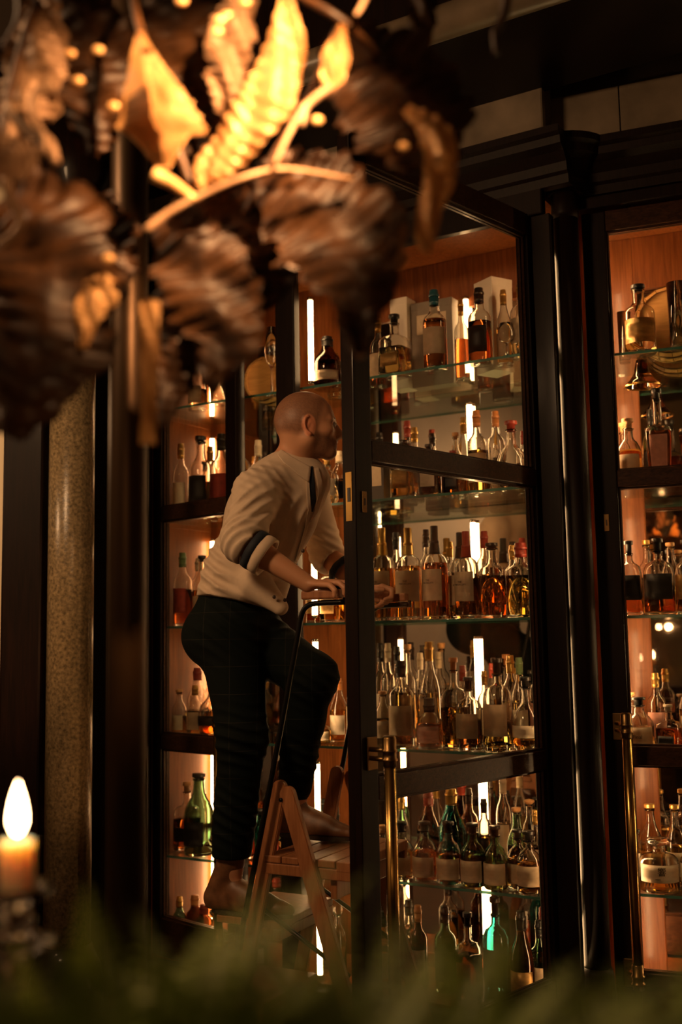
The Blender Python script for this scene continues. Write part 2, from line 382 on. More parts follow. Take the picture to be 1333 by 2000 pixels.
# ---- door leaves. local frame: x from hinge edge to free edge, -y is the outer face, z up
def door(origin, ax, width, hinge_w, free_w, zt, glass_top, name, label, T=.050, out=None, xb=None):
    t = thing(name, label, 'door', origin)
    ax = Vector(ax).normalized(); out = Vector(out).normalized()
    B = lambda x0, x1, z0, z1, t0=0, t1=T, bev=.004: obox(bmesh.new(), (0, 0, 0), ax, -out, ZV, x0, x1, t0, t1, z0, z1, bev)
    link('stile', B(0, hinge_w, .12, zt), 'dark_wood', t)
    link('stile', B(width-free_w, width, .12, zt), 'dark_wood', t)
    x0, x1 = hinge_w+.0005, width-free_w-.0005
    for z0, z1 in ((glass_top, zt), (1.897, 1.957), (.945, 1.009), (.12, .27)):
        link('rail', B(x0, x1, z0, z1, .001, T-.001, .003), 'dark_wood_rail', t)
    for z0, z1 in ((1.957, glass_top), (1.009, 1.897), (.27, .945)):
        link('pane', B(x0-.004, x1+.004, z0-.004, z1+.004, T*.5-.002, T*.5+.002, 0), 'pane_glass', t)
        # thin glazing bead round each pane
        bm = bmesh.new(); w = .007
        for (a, b, c, d) in ((x0, x1, z0, z0+w), (x0, x1, z1-w, z1), (x0, x0+w, z0+w, z1-w), (x1-w, x1, z0+w, z1-w)):
            obox(bm, (0, 0, 0), ax, -out, ZV, a, b, T*.5-.012, T*.5-.0025, c, d)
            obox(bm, (0, 0, 0), ax, -out, ZV, a, b, T*.5+.0025, T*.5+.012, c, d)
        link('glazing_bead', bm, 'dark_wood_rail', t)
    # pull handle on the outer face
    h = bmesh.new(); xh = width-free_w*.5; hp = ax*(xh if xb is None else xb) + out*.075
    tube(h, [hp+ZV*.30, hp+ZV*1.045], .0165, 20)
    hb = link('handle', h, 'brass', t, True)
    for zc in (1.075, .27):
        bm = bmesh.new(); obox(bm, (0, 0, 0), ax, out, ZV, xh-.028, xh+.012, .0005, .006, zc-.045, zc+.045, .002)
        link('bracket_plate', bm, 'dark_brass', hb)
        bm = bmesh.new(); lathe(bm, [(0, zc-.03), (.0185, zc-.03), (.0185, zc-.017), (.022, zc-.014), (.022, zc-.010), (.0185, zc-.007), (.0185, zc+.007), (.022, zc+.010), (.022, zc+.014), (.0185, zc+.017), (.0185, zc+.045), (.015, zc+.052), (0, zc+.052)], 20)
        o = link('bracket_collar', bm, 'dark_brass', hb, True); o.location = hp
        bm = bmesh.new()
        for z in (zc-.012, zc+.012): tube(bm, [ax*xh+out*.006+ZV*z, hp-out*.012+ZV*z], .0065, 10)
        link('bracket_arm', bm, 'dark_brass', hb, True)
    # key plate and lock plate
    bm = bmesh.new(); obox(bm, (0, 0, 0), ax, out, ZV, xh-.008, xh+.010, .0005, .003, 1.745, 1.805, .001); kp = link('key_plate', bm, 'dark_brass', t)
    bm = bmesh.new(); obox(bm, (0, 0, 0), ax, out, ZV, xh-.0015, xh+.0025, .003, .0045, 1.765, 1.785); link('keyhole', bm, 'cap_black', kp)
    bm = bmesh.new(); obox(bm, (0, 0, 0), ax, -out, ZV, width+.0003, width+.002, .012, .036, 1.72, 1.86, .0005); lp = link('lock_plate', bm, 'brass', t)
    bm = bmesh.new(); obox(bm, (0, 0, 0), ax, -out, ZV, width+.002, width+.0035, .018, .028, 1.775, 1.815); link('latch', bm, 'cap_black', lp)
    for z in (.5, 1.5, 2.5):
        bm = bmesh.new(); tube(bm, [ax*(-.004)-out*.002+ZV*(z-.04), ax*(-.004)-out*.002+ZV*(z+.04)], .005, 10); link('hinge', bm, 'dark_brass', t, True)
    return t
hr = Vector((.092, 3.051, 0)); g = Vector((.578, .596, 0)).normalized()
free = hr - g*.073; hinge = free + g*.968
door(hinge, -g, .968, .062, .073, 2.87, 2.79, 'glass_door', 'open glazed dark wood door leaf on the right, brass pull handle on its outer face', out=(.718, -.696, 0))
gl = Vector((.305, -.283, 0)).normalized(); hl = Vector((-.768, 4.542, 0)) - gl*.055
door(hl, gl, .54, .055, .066, 2.87, 2.79, 'glass_door', 'narrow glazed dark wood door leaf on the left, ajar behind the man', out=(gl.y, -gl.x, 0))
door(RA+RU*.712+RN*.0, -RU, .796, .07, .084, 2.90, 2.825, 'glass_door', 'shut glazed dark wood door leaf of the cabinet at the right edge', out=-RN, xb=.712)

# ---- left side: wall, columns, pole
lw = mbox(-2.3, -.18, .0, .06, 0, 3.1); struct('wall_panelling', lw, 'dark_wood')
struct('trim_6', obox(bmesh.new(), (0, 0, 0), (1, 0, 0), (0, 1, 0), ZV, -1.24, -1.09, 3.9, 4.02, 0, 3.3, .01), 'dark_wood')
struct('wall_pier', box(-1.9, -1.2, 4.05, 4.15, .95, 3.3), 'cream_plaster')
struct('wall_wainscot', box(-1.9, -1.2, 4.03, 4.16, 0, .95, .004), 'dark_wood')
col = thing('stone_column', 'slender polished granite column left of the cabinet', 'column', (-.985, 3.9, 0)); col['kind'] = 'structure'
bm = bmesh.new(); lathe(bm, [(0, .35), (.082, .35), (.082, 3.0), (0, 3.0)], 40); link('shaft', bm, 'granite', col, True)
bm = bmesh.new(); lathe(bm, [(0, 0), (.13, 0), (.13, .22), (.12, .25), (.12, .27), (.10, .31), (.085, .35), (0, .35)], 40); link('plinth', bm, 'dark_wood', col, True)
bm = bmesh.new(); lathe(bm, [(0, 3.0), (.085, 3.0), (.095, 3.05), (.13, 3.12), (.13, 3.3), (0, 3.3)], 40); link('capital', bm, 'dark_wood', col, True)
for (x, y, r, nm, mt, lb) in ((-.815, 3.86, .030, 'post', 'dark_wood', 'dark wooden post just right of the granite column'),):
    t = thing('wooden_post', lb, 'post', (x, y, 0)); t['kind'] = 'structure'
    bm = bmesh.new(); lathe(bm, [(0, .06), (r, .06), (r, 3.3), (0, 3.3)], 24); link('shaft', bm, mt, t, True)
    bm = bmesh.new(); lathe(bm, [(0, 0), (r*1.8, 0), (r*1.8, .05), (r, .06), (0, .06)], 24); link('base', bm, mt, t, True)
t = thing('bronze_pole', 'dark bronze pole near the lens that carries the dried leaves', 'pole', (-0.3794, 1.9, 0))
bm = bmesh.new(); lathe(bm, [(0, .04), (.034, .04), (.034, 3.9), (0, 3.9)], 32); link('shaft', bm, 'pole_bronze', t, True)
bm = bmesh.new(); lathe(bm, [(0, 0), (.09, 0), (.09, .02), (.034, .04), (0, .04)], 32); link('base', bm, 'dark_wood', t, True)

# ------------------------------------------------------------ bottles
# each kind: ring list (radius, height fraction, squareness), height where the neck begins, liquid top, label band
KINDS = {
 'tall':   ('round-shouldered bottle', [(.93,0,2),(1,.012,2),(1,.585,2),(.97,.62,2),(.82,.665,2),(.54,.70,2),(.43,.735,2),(.38,.80,2),(.37,.90,2),(.43,.905,2),(.43,.935,2)], (.14,.48)),
 'slope':  ('slope-shouldered bottle', [(.93,0,2),(1,.012,2),(1,.48,2),(.96,.54,2),(.80,.62,2),(.55,.70,2),(.42,.77,2),(.38,.84,2),(.37,.91,2),(.42,.915,2),(.42,.94,2)], (.12,.42)),
 'slim':   ('slender bottle', [(.93,0,2),(1,.01,2),(1,.54,2),(.97,.60,2),(.82,.67,2),(.58,.72,2),(.44,.77,2),(.41,.90,2),(.46,.905,2),(.46,.93,2)], (.15,.46)),
 'squat':  ('squat round decanter bottle', [(.95,0,2),(1,.015,2),(1,.55,2),(.95,.61,2),(.78,.665,2),(.45,.70,2),(.31,.73,2),(.30,.80,2),(.36,.81,2),(.36,.83,2)], (.16,.50)),
 'square': ('square bottle', [(.90,0,7),(1,.015,7),(1,.54,7),(.95,.59,6),(.75,.635,4),(.42,.66,2.4),(.34,.70,2),(.33,.83,2),(.38,.84,2),(.38,.86,2)], (.12,.44)),
 'globe':  ('globe-shaped flask', [(.50,0,2),(.78,.03,2),(.96,.14,2),(1,.28,2),(.96,.41,2),(.80,.52,2),(.52,.60,2),(.33,.655,2),(.29,.72,2),(.29,.84,2),(.38,.85,2),(.38,.87,2)], (.20,.36)),
 'taper':  ('tapered square bottle', [(.70,0,6),(.74,.012,6),(1,.54,6),(.98,.575,5),(.60,.60,3),(.36,.62,2),(.33,.66,2),(.32,.86,2),(.37,.87,2),(.37,.89,2)], (.10,.50)),
 'flask':  ('small flask bottle', [(.93,0,2),(1,.02,2),(1,.46,2),(.93,.55,2),(.70,.64,2),(.45,.69,2),(.38,.73,2),(.37,.82,2),(.46,.83,2),(.46,.85,2)], (.08,.42)),
}
R0, H0 = .04, .30
def ringz(K): return [(r*R0, z*H0) for r, z, e in K], [e for r, z, e in K]
PROTO = {}
def proto_mesh(key, name, build):
    if key not in PROTO:
        bm = build(); bmesh.ops.recalc_face_normals(bm, faces=bm.faces); me = bpy.data.meshes.new(name); bm.to_mesh(me); bm.free()
        me.materials.append(None); me.polygons.foreach_set('use_smooth', [True]*len(me.polygons)); PROTO[key] = me
    return PROTO[key]
def rad_at(K, z):
    for (r0, z0, e0), (r1, z1, e1) in zip(K, K[1:]):
        if z0 <= z <= z1:
            t = (z-z0)/max(1e-9, z1-z0); return r0+(r1-r0)*t, e0+(e1-e0)*t
    return K[-1][0], K[-1][2]
def glass_bm(kind):
    K = KINDS[kind][1]; bm = bmesh.new()
    out = [(0, .006*H0)] + ringz(K)[0]; eo = [2]+ringz(K)[1]
    inn = []; ei = []
    for r, z, e in K[::-1]:
        if z < .03: continue
        inn.append((max(r-.075, r*.72)*R0, z*H0)); ei.append(e)
    r, e = rad_at(K, .035); inn.append(((r-.09)*R0, .04*H0)); ei.append(e); inn.append((0, .036*H0)); ei.append(2)
    lathe(bm, out+inn, 28, eo+ei); return bm
def liquid_bm(kind, fill):
    K = KINDS[kind][1]; bm = bmesh.new(); P = [(0, .037*H0)]; E = [2]
    zs = [.041]+[z for r, z, e in K if .05 < z < fill]+[fill]
    for z in zs:
        r, e = rad_at(K, z); P.append((max(r-.075, r*.72)*R0*1.012 if z > .05 else (r-.085)*R0, z*H0)); E.append(e)
    P.append((0, fill*H0)); E.append(2)
    lathe(bm, P, 28, E); return bm
def label_bm(kind, big):
    K = KINDS[kind][1]; z0, z1 = KINDS[kind][2]; bm = bmesh.new()
    if big == 1: z0, z1 = z0+.02, z1-.10
    if big == 2: z0, z1 = z0+.04, z1+.03
    half = 1.15 if K[2][2] < 3 else .62
    pr = []; E = []
    for t in (0, .33, .66, 1):
        z = z0+(z1-z0)*t; r, e = rad_at(K, z); pr.append(((r+.014)*R0, z*H0)); E.append(e)
    lathe(bm, pr, 14, E, a0=-PI/2-half, a1=-PI/2+half)
    r = bmesh.ops.solidify(bm, geom=list(bm.faces), thickness=.0004)
    return bm
def cap_bm(kind, cap):
    K = KINDS[kind][1]; zt = K[-1][1]; rn = K[-1][0]; bm = bmesh.new()
    if cap == 'foil':      # sleeve over the neck
        z0 = zt-.13; lathe(bm, [(0, 1*H0), ((rn-.09)*R0, 1*H0), ((rn-.06)*R0, .992*H0), ((rn-.05)*R0, (zt+.012)*H0), ((rn+.02)*R0, (zt+.008)*H0), ((rn+.02)*R0, (zt-.018)*H0), ((rn-.035)*R0, (zt-.024)*H0), ((rn-.03)*R0, (z0+.05)*H0), ((rad_at(K, z0)[0]+.02)*R0, z0*H0), ((rad_at(K, z0)[0]+.006)*R0, z0*H0), ((rn)*R0, zt*H0), (0, zt*H0)], 20)
    elif cap == 'cork':    # flat disc on a cork
        c0 = max(zt+.012, .945)
        lathe(bm, [(0, (zt-.03)*H0), (rn*.66*R0, (zt-.03)*H0), (rn*.72*R0, c0*H0), ((rn+.02)*R0, (c0+.002)*H0), ((rn+.03)*R0, (c0+.008)*H0), ((rn+.03)*R0, .99*H0), ((rn+.01)*R0, 1*H0), (0, 1*H0)], 20)
    else:                  # stopper: faceted ball
        c = (zt+1)/2; h = (1-zt)/2
        lathe(bm, [(0, (zt-.03)*H0), (rn*.66*R0, (zt-.03)*H0), (rn*.7*R0, zt*H0), ((rn+.12)*R0, (zt+.02)*H0), ((rn+.26)*R0, c*H0), ((rn+.20)*R0, (1-.02)*H0), (0, 1*H0)], 10)
    return bm
ORD = 'first second third fourth fifth sixth seventh eighth ninth tenth eleventh twelfth thirteenth fourteenth fifteenth sixteenth seventeenth eighteenth nineteenth twentieth'.split()+['%dth' % i for i in range(21, 60)]
LIQN = {'amber': 'amber', 'gold': 'golden', 'red': 'russet', 'brown': 'brown', 'pale': 'straw', 'orange': 'orange', 'clear': 'clear'}
def bottle(frame, s, d, z, h, r, kind, liq, fill, label, cap, capmat, glassmat, turn, text, group):
    O, U, N = frame
    p = O + U*s + N*d
    rz = math.atan2(U.y, U.x) + turn
    t = thing('bottle', text, 'bottle', (p.x, p.y, z), rz, group)
    t.scale = (r/R0, r/R0, h/H0)
    def part(name, me, mat):
        o = bpy.data.objects.new(name, me); COL.objects.link(o); o.parent = t
        o.material_slots[0].link = 'OBJECT'; o.material_slots[0].material = MAT[mat]; return o
    part('glass_body', proto_mesh(('g', kind), 'glass_body', lambda: glass_bm(kind)), glassmat)
    if liq != 'clear':
        q = round(fill, 2); part('liquid', proto_mesh(('l', kind, q), 'liquid', lambda: liquid_bm(kind, q)), 'liq_'+liq)
    if label:
        big = 1 if label.endswith('-') else 2 if label.endswith('+') else 0
        part('paper_label', proto_mesh(('p', kind, big), 'paper_label', lambda: label_bm(kind, big)), 'paper_'+label.rstrip('-+'))
    part('stopper' if cap != 'foil' else 'neck_foil', proto_mesh(('c', kind, cap), 'stopper', lambda: cap_bm(kind, cap)), capmat)
    return t
FR = {'M': (CA, CU, CN), 'R': (RA, RU, RN)}
BOTTLES = [
 ('N', 0, 383, 0.138, 0.1324, 0.231, 0.0424, 'flask', 'pale', 0.4, 'cream+', 'cork', 'cap_cork', 'bottle_glass', -0.131, ''),
 ('N', 1, 346, 0.0492, 0.1252, 0.338, 0.0352, 'tall', 'clear', 0.5, 'white', 'foil', 'cap_gold', 'bottle_glass', 0.0221, ''),
 ('N', 1, 373, 0.1356, 0.1549, 0.366, 0.0526, 'tall', 'clear', 0.5, 'black+', 'cork', 'cap_black', 'bottle_glass', -0.065, ''),
 ('N', 1, 402, 0.05, 0.3, 0.285, 0.0339, 'flask', 'pale', 0.4, 'cream', 'cork', 'cap_black', 'bottle_glass', 0.052, ''),
 ('N', 1, 428, 0.2419, 0.1622, 0.366, 0.0498, 'tall', 'red', 0.42, 'red+', 'foil', 'cap_black', 'bottle_glass', 0.0629, ''),
 ('N', 1, 410, 0.1198, 0.243, 0.335, 0.0332, 'slim', 'gold', 0.5, '', 'foil', 'cap_gold', 'bottle_glass', -0.2172, ''),
 ('N', 1, 470, 0.353, 0.15, 0.346, 0.0441, 'tall', 'amber', 0.5, 'cream', 'foil', 'cap_red', 'bottle_glass', -0.2434, ''),
 ('N', 1, 505, 0.341, 0.3, 0.347, 0.0353, 'slim', 'clear', 0.5, 'white', 'foil', 'cap_white', 'bottle_glass', 0.1687, ''),
 ('N', 2, 334, 0.0543, 0.1303, 0.317, 0.0403, 'tall', 'red', 0.5, 'red+', 'foil', 'cap_green', 'bottle_glass', -0.1203, ''),
 ('N', 2, 357, 0.0582, 0.24, 0.3, 0.0442, 'tall', 'orange', 0.5, 'red', 'foil', 'cap_white', 'bottle_glass', -0.1328, ''),
 ('N', 2, 395, 0.153, 0.14, 0.301, 0.04, 'slope', 'amber', 0.5, 'cream', 'cork', 'cap_black', 'bottle_glass', 0.2478, ''),
 ('N', 2, 440, 0.276, 0.14, 0.316, 0.0395, 'tall', 'amber', 0.5, 'black', 'cork', 'cap_black', 'bottle_glass', -0.0149, ''),
 ('N', 2, 520, 0.486, 0.14, 0.283, 0.0386, 'tall', 'brown', 0.5, 'cream', 'foil', 'cap_gold', 'bottle_glass', 0.1682, ''),
 ('N', 3, 327, 0.0441, 0.1201, 0.198, 0.0301, 'slim', 'gold', 0.45, 'white', 'cork', 'cap_cork', 'bottle_glass', -0.0118, ''),
 ('N', 3, 350, 0.1051, 0.1518, 0.215, 0.0357, 'tall', 'pale', 0.5, 'cream', 'foil', 'cap_gold', 'bottle_glass', 0.0695, ''),
 ('N', 3, 367, 0.0602, 0.2245, 0.286, 0.0462, 'slope', 'gold', 0.35, '', 'foil', 'cap_red', 'bottle_glass', -0.1747, ''),
 ('N', 3, 389, 0.0698, 0.3204, 0.282, 0.0463, 'slope', 'gold', 0.35, '', 'foil', 'cap_red', 'bottle_glass', 0.0674, ''),
 ('N', 3, 412, 0.2038, 0.1401, 0.256, 0.0597, 'globe', 'red', 0.3, 'black', 'cork', 'cap_green', 'bottle_glass', 0.184, ''),
 ('N', 3, 436, 0.1554, 0.3089, 0.26, 0.0361, 'slim', 'amber', 0.5, 'white', 'foil', 'cap_white', 'bottle_glass', 0.0116, ''),
 ('N', 3, 500, 0.443, 0.12, 0.261, 0.0434, 'tall', 'amber', 0.5, 'white', 'foil', 'cap_gold', 'bottle_glass', 0.1206, ''),
 ('N', 4, 350, 0.0607, 0.1505, 0.278, 0.0467, 'square', 'orange', 0.46, 'black-', 'cork', 'cap_cork', 'bottle_glass', 0.0857, ''),
 ('N', 4, 391, 0.1707, 0.0919, 0.326, 0.0619, 'slope', 'clear', 0.3, 'black', 'cork', 'cap_black', 'green_glass', -0.218, ''),
 ('N', 4, 430, 0.2749, 0.1287, 0.286, 0.0443, 'tall', 'gold', 0.5, 'cream', 'cork', 'cap_orange', 'bottle_glass', 0.1291, ''),
 ('N', 4, 478, 0.382, 0.12, 0.232, 0.0437, 'tall', 'red', 0.5, 'black', 'foil', 'cap_black', 'bottle_glass', 0.0455, ''),
 ('N', 4, 533, 0.52, 0.12, 0.19, 0.0478, 'flask', 'amber', 0.4, 'red', 'cork', 'cap_orange', 'bottle_glass', -0.0994, ''),
 ('N', 4, 508, 0.331, 0.3, 0.162, 0.0354, 'flask', 'clear', 0.4, '', 'cork', 'cap_black', 'teal_glass', -0.2345, ''),
 ('N', 5, 330, 0.044, 0.12, 0.2135, 0.03, 'slim', 'clear', 0.5, '', 'foil', 'cap_gold', 'green_glass', 0.1828, ''),
 ('N', 5, 361, 0.0729, 0.1873, 0.2085, 0.0402, 'slim', 'brown', 0.5, 'cream', 'foil', 'cap_orange', 'dark_glass', -0.0136, ''),
 ('N', 5, 388, 0.1531, 0.1462, 0.1875, 0.0426, 'slim', 'brown', 0.5, 'white', 'foil', 'cap_red', 'dark_glass', 0.1094, ''),
 ('N', 5, 421, 0.247, 0.1, 0.1905, 0.0344, 'flask', 'clear', 0.4, '', 'ball', 'holder_glass', 'bottle_glass', 0.1894, ''),
 ('N', 5, 505, 0.459, 0.1, 0.1645, 0.036, 'flask', 'gold', 0.4, 'white', 'cork', 'cap_cork', 'bottle_glass', 0.1071, ''),
 ('W', 0, 632, 0.8153, 0.1154, 0.219, 0.0576, 'slope', 'brown', 0.52, 'cream-', 'foil', 'cap_black', 'dark_glass', 0.2105, ''),
 ('W', 0, 655, 0.752, 0.28, 0.196, 0.0336, 'slim', 'gold', 0.5, '', 'foil', 'cap_gold', 'bottle_glass', -0.0525, ''),
 ('W', 0, 739, 0.993, 0.22, 0.292, 0.0346, 'tall', 'red', 0.5, 'cream', 'foil', 'cap_gold', 'bottle_glass', 0.1505, ''),
 ('W', 0, 766, 1.141, 0.083, 0.247, 0.053, 'square', 'gold', 0.45, 'gold-', 'cork', 'cap_black', 'bottle_glass', -0.0277, ''),
 ('W', 0, 849, 1.315, 0.08, 0.313, 0.0452, 'tall', 'brown', 0.62, 'cream+', 'foil', 'cap_teal', 'bottle_glass', 0.2178, ''),
 ('W', 0, 902, 1.328, 0.3, 0.333, 0.0293, 'tall', 'red', 0.5, '', 'foil', 'cap_gold', 'bottle_glass', 0.1894, ''),
 ('W', 0, 937, 1.491, 0.1, 0.294, 0.0444, 'tall', 'red', 0.55, 'black', 'foil', 'cap_black', 'bottle_glass', -0.2013, ''),
 ('W', 0, 985, 1.56, 0.17, 0.294, 0.0298, 'slope', 'amber', 0.5, 'cream', 'foil', 'cap_gold', 'bottle_glass', -0.182, ''),
 ('W', 0, 1020, 1.658, 0.1, 0.284, 0.0434, 'tall', 'pale', 0.5, 'cream+', 'foil', 'cap_gold', 'bottle_glass', -0.1415, ''),
 ('W', 0, 1040, 1.661, 0.2, 0.312, 0.0296, 'tall', 'pale', 0.5, 'cream', 'cork', 'cap_gold', 'bottle_glass', 0.2327, ''),
 ('W', 1, 613, 0.65, 0.26, 0.264, 0.0387, 'tall', 'gold', 0.5, 'cream', 'foil', 'cap_gold', 'bottle_glass', -0.0319, ''),
 ('W', 1, 632, 0.8126, 0.1032, 0.199, 0.0461, 'squat', 'pale', 0.5, 'white+', 'cork', 'cap_gold', 'bottle_glass', 0.0633, ''),
 ('W', 1, 656, 0.8205, 0.1873, 0.233, 0.0349, 'slim', 'gold', 0.5, 'black', 'foil', 'cap_white', 'bottle_glass', -0.0995, ''),
 ('W', 1, 742, 0.946, 0.3, 0.314, 0.033, 'slim', 'amber', 0.5, 'white', 'foil', 'cap_black', 'bottle_glass', 0.0036, ''),
 ('W', 1, 797, 1.076, 0.3, 0.347, 0.0348, 'tall', 'brown', 0.5, 'cream', 'foil', 'cap_red', 'dark_glass', -0.0571, ''),
 ('W', 1, 811, 1.147, 0.22, 0.299, 0.034, 'tall', 'amber', 0.5, '', 'foil', 'cap_gold', 'bottle_glass', -0.0745, ''),
 ('W', 1, 790, 1.17, 0.08, 0.224, 0.0449, 'square', 'amber', 0.5, 'gold+', 'cork', 'cap_black', 'bottle_glass', 0.0425, ''),
 ('W', 1, 846, 1.244, 0.18, 0.259, 0.0311, 'tall', 'red', 0.5, 'white', 'foil', 'cap_black', 'bottle_glass', 0.0421, ''),
 ('W', 1, 842, 1.2818, 0.0681, 0.195, 0.0381, 'square', 'brown', 0.5, 'white+', 'cork', 'cap_black', 'dark_glass', 0.2021, ''),
 ('W', 1, 882, 1.3525, 0.1295, 0.172, 0.0342, 'square', 'red', 0.5, 'black', 'cork', 'cap_red', 'bottle_glass', 0.091, ''),
 ('W', 1, 892, 1.3335, 0.1991, 0.254, 0.0265, 'slim', 'gold', 0.5, '', 'cork', 'cap_cork', 'bottle_glass', 0.2145, ''),
 ('W', 1, 906, 1.3433, 0.2541, 0.322, 0.0267, 'slim', 'amber', 0.5, '', 'foil', 'cap_gold', 'bottle_glass', 0.1782, ''),
 ('W', 1, 932, 1.439, 0.16, 0.321, 0.0367, 'tall', 'amber', 0.52, 'cream', 'foil', 'cap_orange', 'bottle_glass', 0.2455, ''),
 ('W', 1, 970, 1.516, 0.16, 0.309, 0.0342, 'tall', 'clear', 0.5, '', 'foil', 'cap_orange', 'bottle_glass', 0.0856, ''),
 ('W', 1, 1000, 1.603, 0.09, 0.25, 0.0561, 'globe', 'pale', 0.24, '', 'cork', 'cap_red', 'bottle_glass', -0.1685, ''),
 ('W', 1, 1025, 1.571, 0.3, 0.249, 0.0284, 'slim', 'gold', 0.5, 'cream', 'foil', 'cap_red', 'bottle_glass', 0.1803, ''),
 ('W', 1, 1042, 1.651, 0.18, 0.244, 0.04, 'tall', 'gold', 0.4, 'cream', 'foil', 'cap_orange', 'bottle_glass', 0.2323, ''),
 ('W', 2, 615, 0.648, 0.26, 0.292, 0.0387, 'tall', 'orange', 0.5, 'gold', 'foil', 'cap_gold', 'bottle_glass', 0.2023, ''),
 ('W', 2, 648, 0.827, 0.1, 0.283, 0.0406, 'square', 'amber', 0.52, 'gold', 'cork', 'cap_black', 'bottle_glass', 0.0346, ''),
 ('W', 2, 700, 0.948, 0.1, 0.307, 0.0453, 'squat', 'amber', 0.5, 'cream', 'cork', 'cap_cork', 'bottle_glass', 0.1069, ''),
 ('W', 2, 747, 1.045, 0.12, 0.36, 0.0494, 'squat', 'amber', 0.56, 'cream+', 'foil', 'cap_gold', 'bottle_glass', -0.1444, 'mac1'),
 ('W', 2, 798, 1.173, 0.09, 0.349, 0.0505, 'squat', 'amber', 0.58, 'cream+', 'foil', 'cap_gold', 'bottle_glass', 0.1658, 'mac2'),
 ('W', 2, 775, 1.023, 0.28, 0.355, 0.0349, 'tall', 'gold', 0.5, 'white', 'foil', 'cap_black', 'bottle_glass', 0.0368, ''),
 ('W', 2, 834, 1.177, 0.24, 0.354, 0.0317, 'tall', 'gold', 0.54, 'cream', 'foil', 'cap_black', 'bottle_glass', -0.1075, ''),
 ('W', 2, 851, 1.2899, 0.0775, 0.348, 0.0475, 'squat', 'red', 0.6, 'cream+', 'foil', 'cap_black', 'bottle_glass', -0.2183, 'mac3'),
 ('W', 2, 880, 1.267, 0.26, 0.302, 0.0293, 'slim', 'gold', 0.5, 'white', 'foil', 'cap_gold', 'bottle_glass', 0.177, ''),
 ('W', 2, 897, 1.3613, 0.1495, 0.324, 0.0454, 'squat', 'amber', 0.5, 'cream', 'foil', 'cap_black', 'bottle_glass', 0.2449, 'mac4'),
 ('W', 2, 912, 1.418, 0.0746, 0.319, 0.0446, 'squat', 'brown', 0.46, 'cream+', 'foil', 'cap_red', 'bottle_glass', -0.2057, 'mac5'),
 ('W', 2, 948, 1.43, 0.22, 0.33, 0.035, 'tall', 'orange', 0.5, '', 'foil', 'cap_red', 'bottle_glass', 0.1503, ''),
 ('W', 2, 966, 1.5168, 0.0804, 0.271, 0.0503, 'tall', 'orange', 0.56, '', 'cork', 'cap_black', 'bottle_glass', -0.0448, ''),
 ('W', 2, 1003, 1.529, 0.25, 0.272, 0.0326, 'tall', 'gold', 0.5, '', 'foil', 'cap_gold', 'bottle_glass', -0.1746, ''),
 ('W', 2, 1019, 1.6249, 0.0838, 0.265, 0.0538, 'tall', 'gold', 0.56, '', 'foil', 'cap_red', 'bottle_glass', -0.1031, ''),
 ('W', 2, 1057, 1.6961, 0.1495, 0.219, 0.0393, 'slope', 'orange', 0.56, '', 'cork', 'cap_cork', 'bottle_glass', 0.1344, ''),
 ('W', 3, 629, 0.7638, 0.1081, 0.101, 0.0393, 'flask', 'gold', 0.5, 'white+', 'cork', 'cap_cork', 'bottle_glass', 0.1864, ''),
 ('W', 3, 612, 0.629, 0.26, 0.107, 0.0315, 'tall', 'amber', 0.5, 'cream', 'foil', 'cap_gold', 'bottle_glass', -0.2279, ''),
 ('W', 3, 658, 0.8068, 0.1727, 0.247, 0.035, 'slope', 'amber', 0.5, 'white', 'foil', 'cap_orange', 'bottle_glass', 0.0573, ''),
 ('W', 3, 700, 0.926, 0.12, 0.298, 0.0456, 'tall', 'amber', 0.5, 'cream', 'foil', 'cap_black', 'bottle_glass', -0.2275, ''),
 ('W', 3, 745, 0.9399, 0.279, 0.382, 0.0329, 'tall', 'clear', 0.5, 'white', 'foil', 'cap_black', 'bottle_glass', 0.1092, ''),
 ('W', 3, 759, 1.007, 0.22, 0.383, 0.0323, 'tall', 'pale', 0.5, 'cream', 'foil', 'cap_white', 'bottle_glass', -0.0845, ''),
 ('W', 3, 776, 1.0051, 0.301, 0.369, 0.0328, 'tall', 'gold', 0.5, '', 'foil', 'cap_black', 'bottle_glass', 0.1905, ''),
 ('W', 3, 797, 1.072, 0.26, 0.377, 0.0346, 'tall', 'amber', 0.5, 'gold', 'cork', 'cap_cork', 'bottle_glass', 0.2403, ''),
 ('W', 3, 750, 1.0444, 0.1, 0.203, 0.0335, 'slim', 'pale', 0.5, 'white', 'cork', 'cap_cork', 'bottle_glass', 0.0027, ''),
 ('W', 3, 783, 1.1296, 0.09, 0.318, 0.0486, 'tall', 'brown', 0.42, 'cream', 'foil', 'cap_black', 'bottle_glass', 0.2493, ''),
 ('W', 3, 839, 1.195, 0.2, 0.386, 0.0404, 'slope', 'pale', 0.5, 'cream+', 'foil', 'cap_gold', 'bottle_glass', -0.0952, ''),
 ('W', 3, 822, 1.092, 0.33, 0.342, 0.0303, 'tall', 'amber', 0.5, '', 'foil', 'cap_white', 'bottle_glass', -0.2115, ''),
 ('W', 3, 838, 1.2496, 0.0775, 0.181, 0.0475, 'flask', 'red', 0.5, 'pink+', 'foil', 'cap_black', 'bottle_glass', 0.0499, ''),
 ('W', 3, 878, 1.3164, 0.1543, 0.326, 0.0405, 'square', 'amber', 0.44, '', 'cork', 'cap_orange', 'bottle_glass', -0.2343, ''),
 ('W', 3, 905, 1.301, 0.27, 0.293, 0.0292, 'slim', 'amber', 0.5, '', 'foil', 'cap_red', 'bottle_glass', -0.1513, ''),
 ('W', 3, 916, 1.403, 0.09, 0.258, 0.0469, 'squat', 'brown', 0.4, 'cream', 'cork', 'cap_black', 'bottle_glass', -0.046, ''),
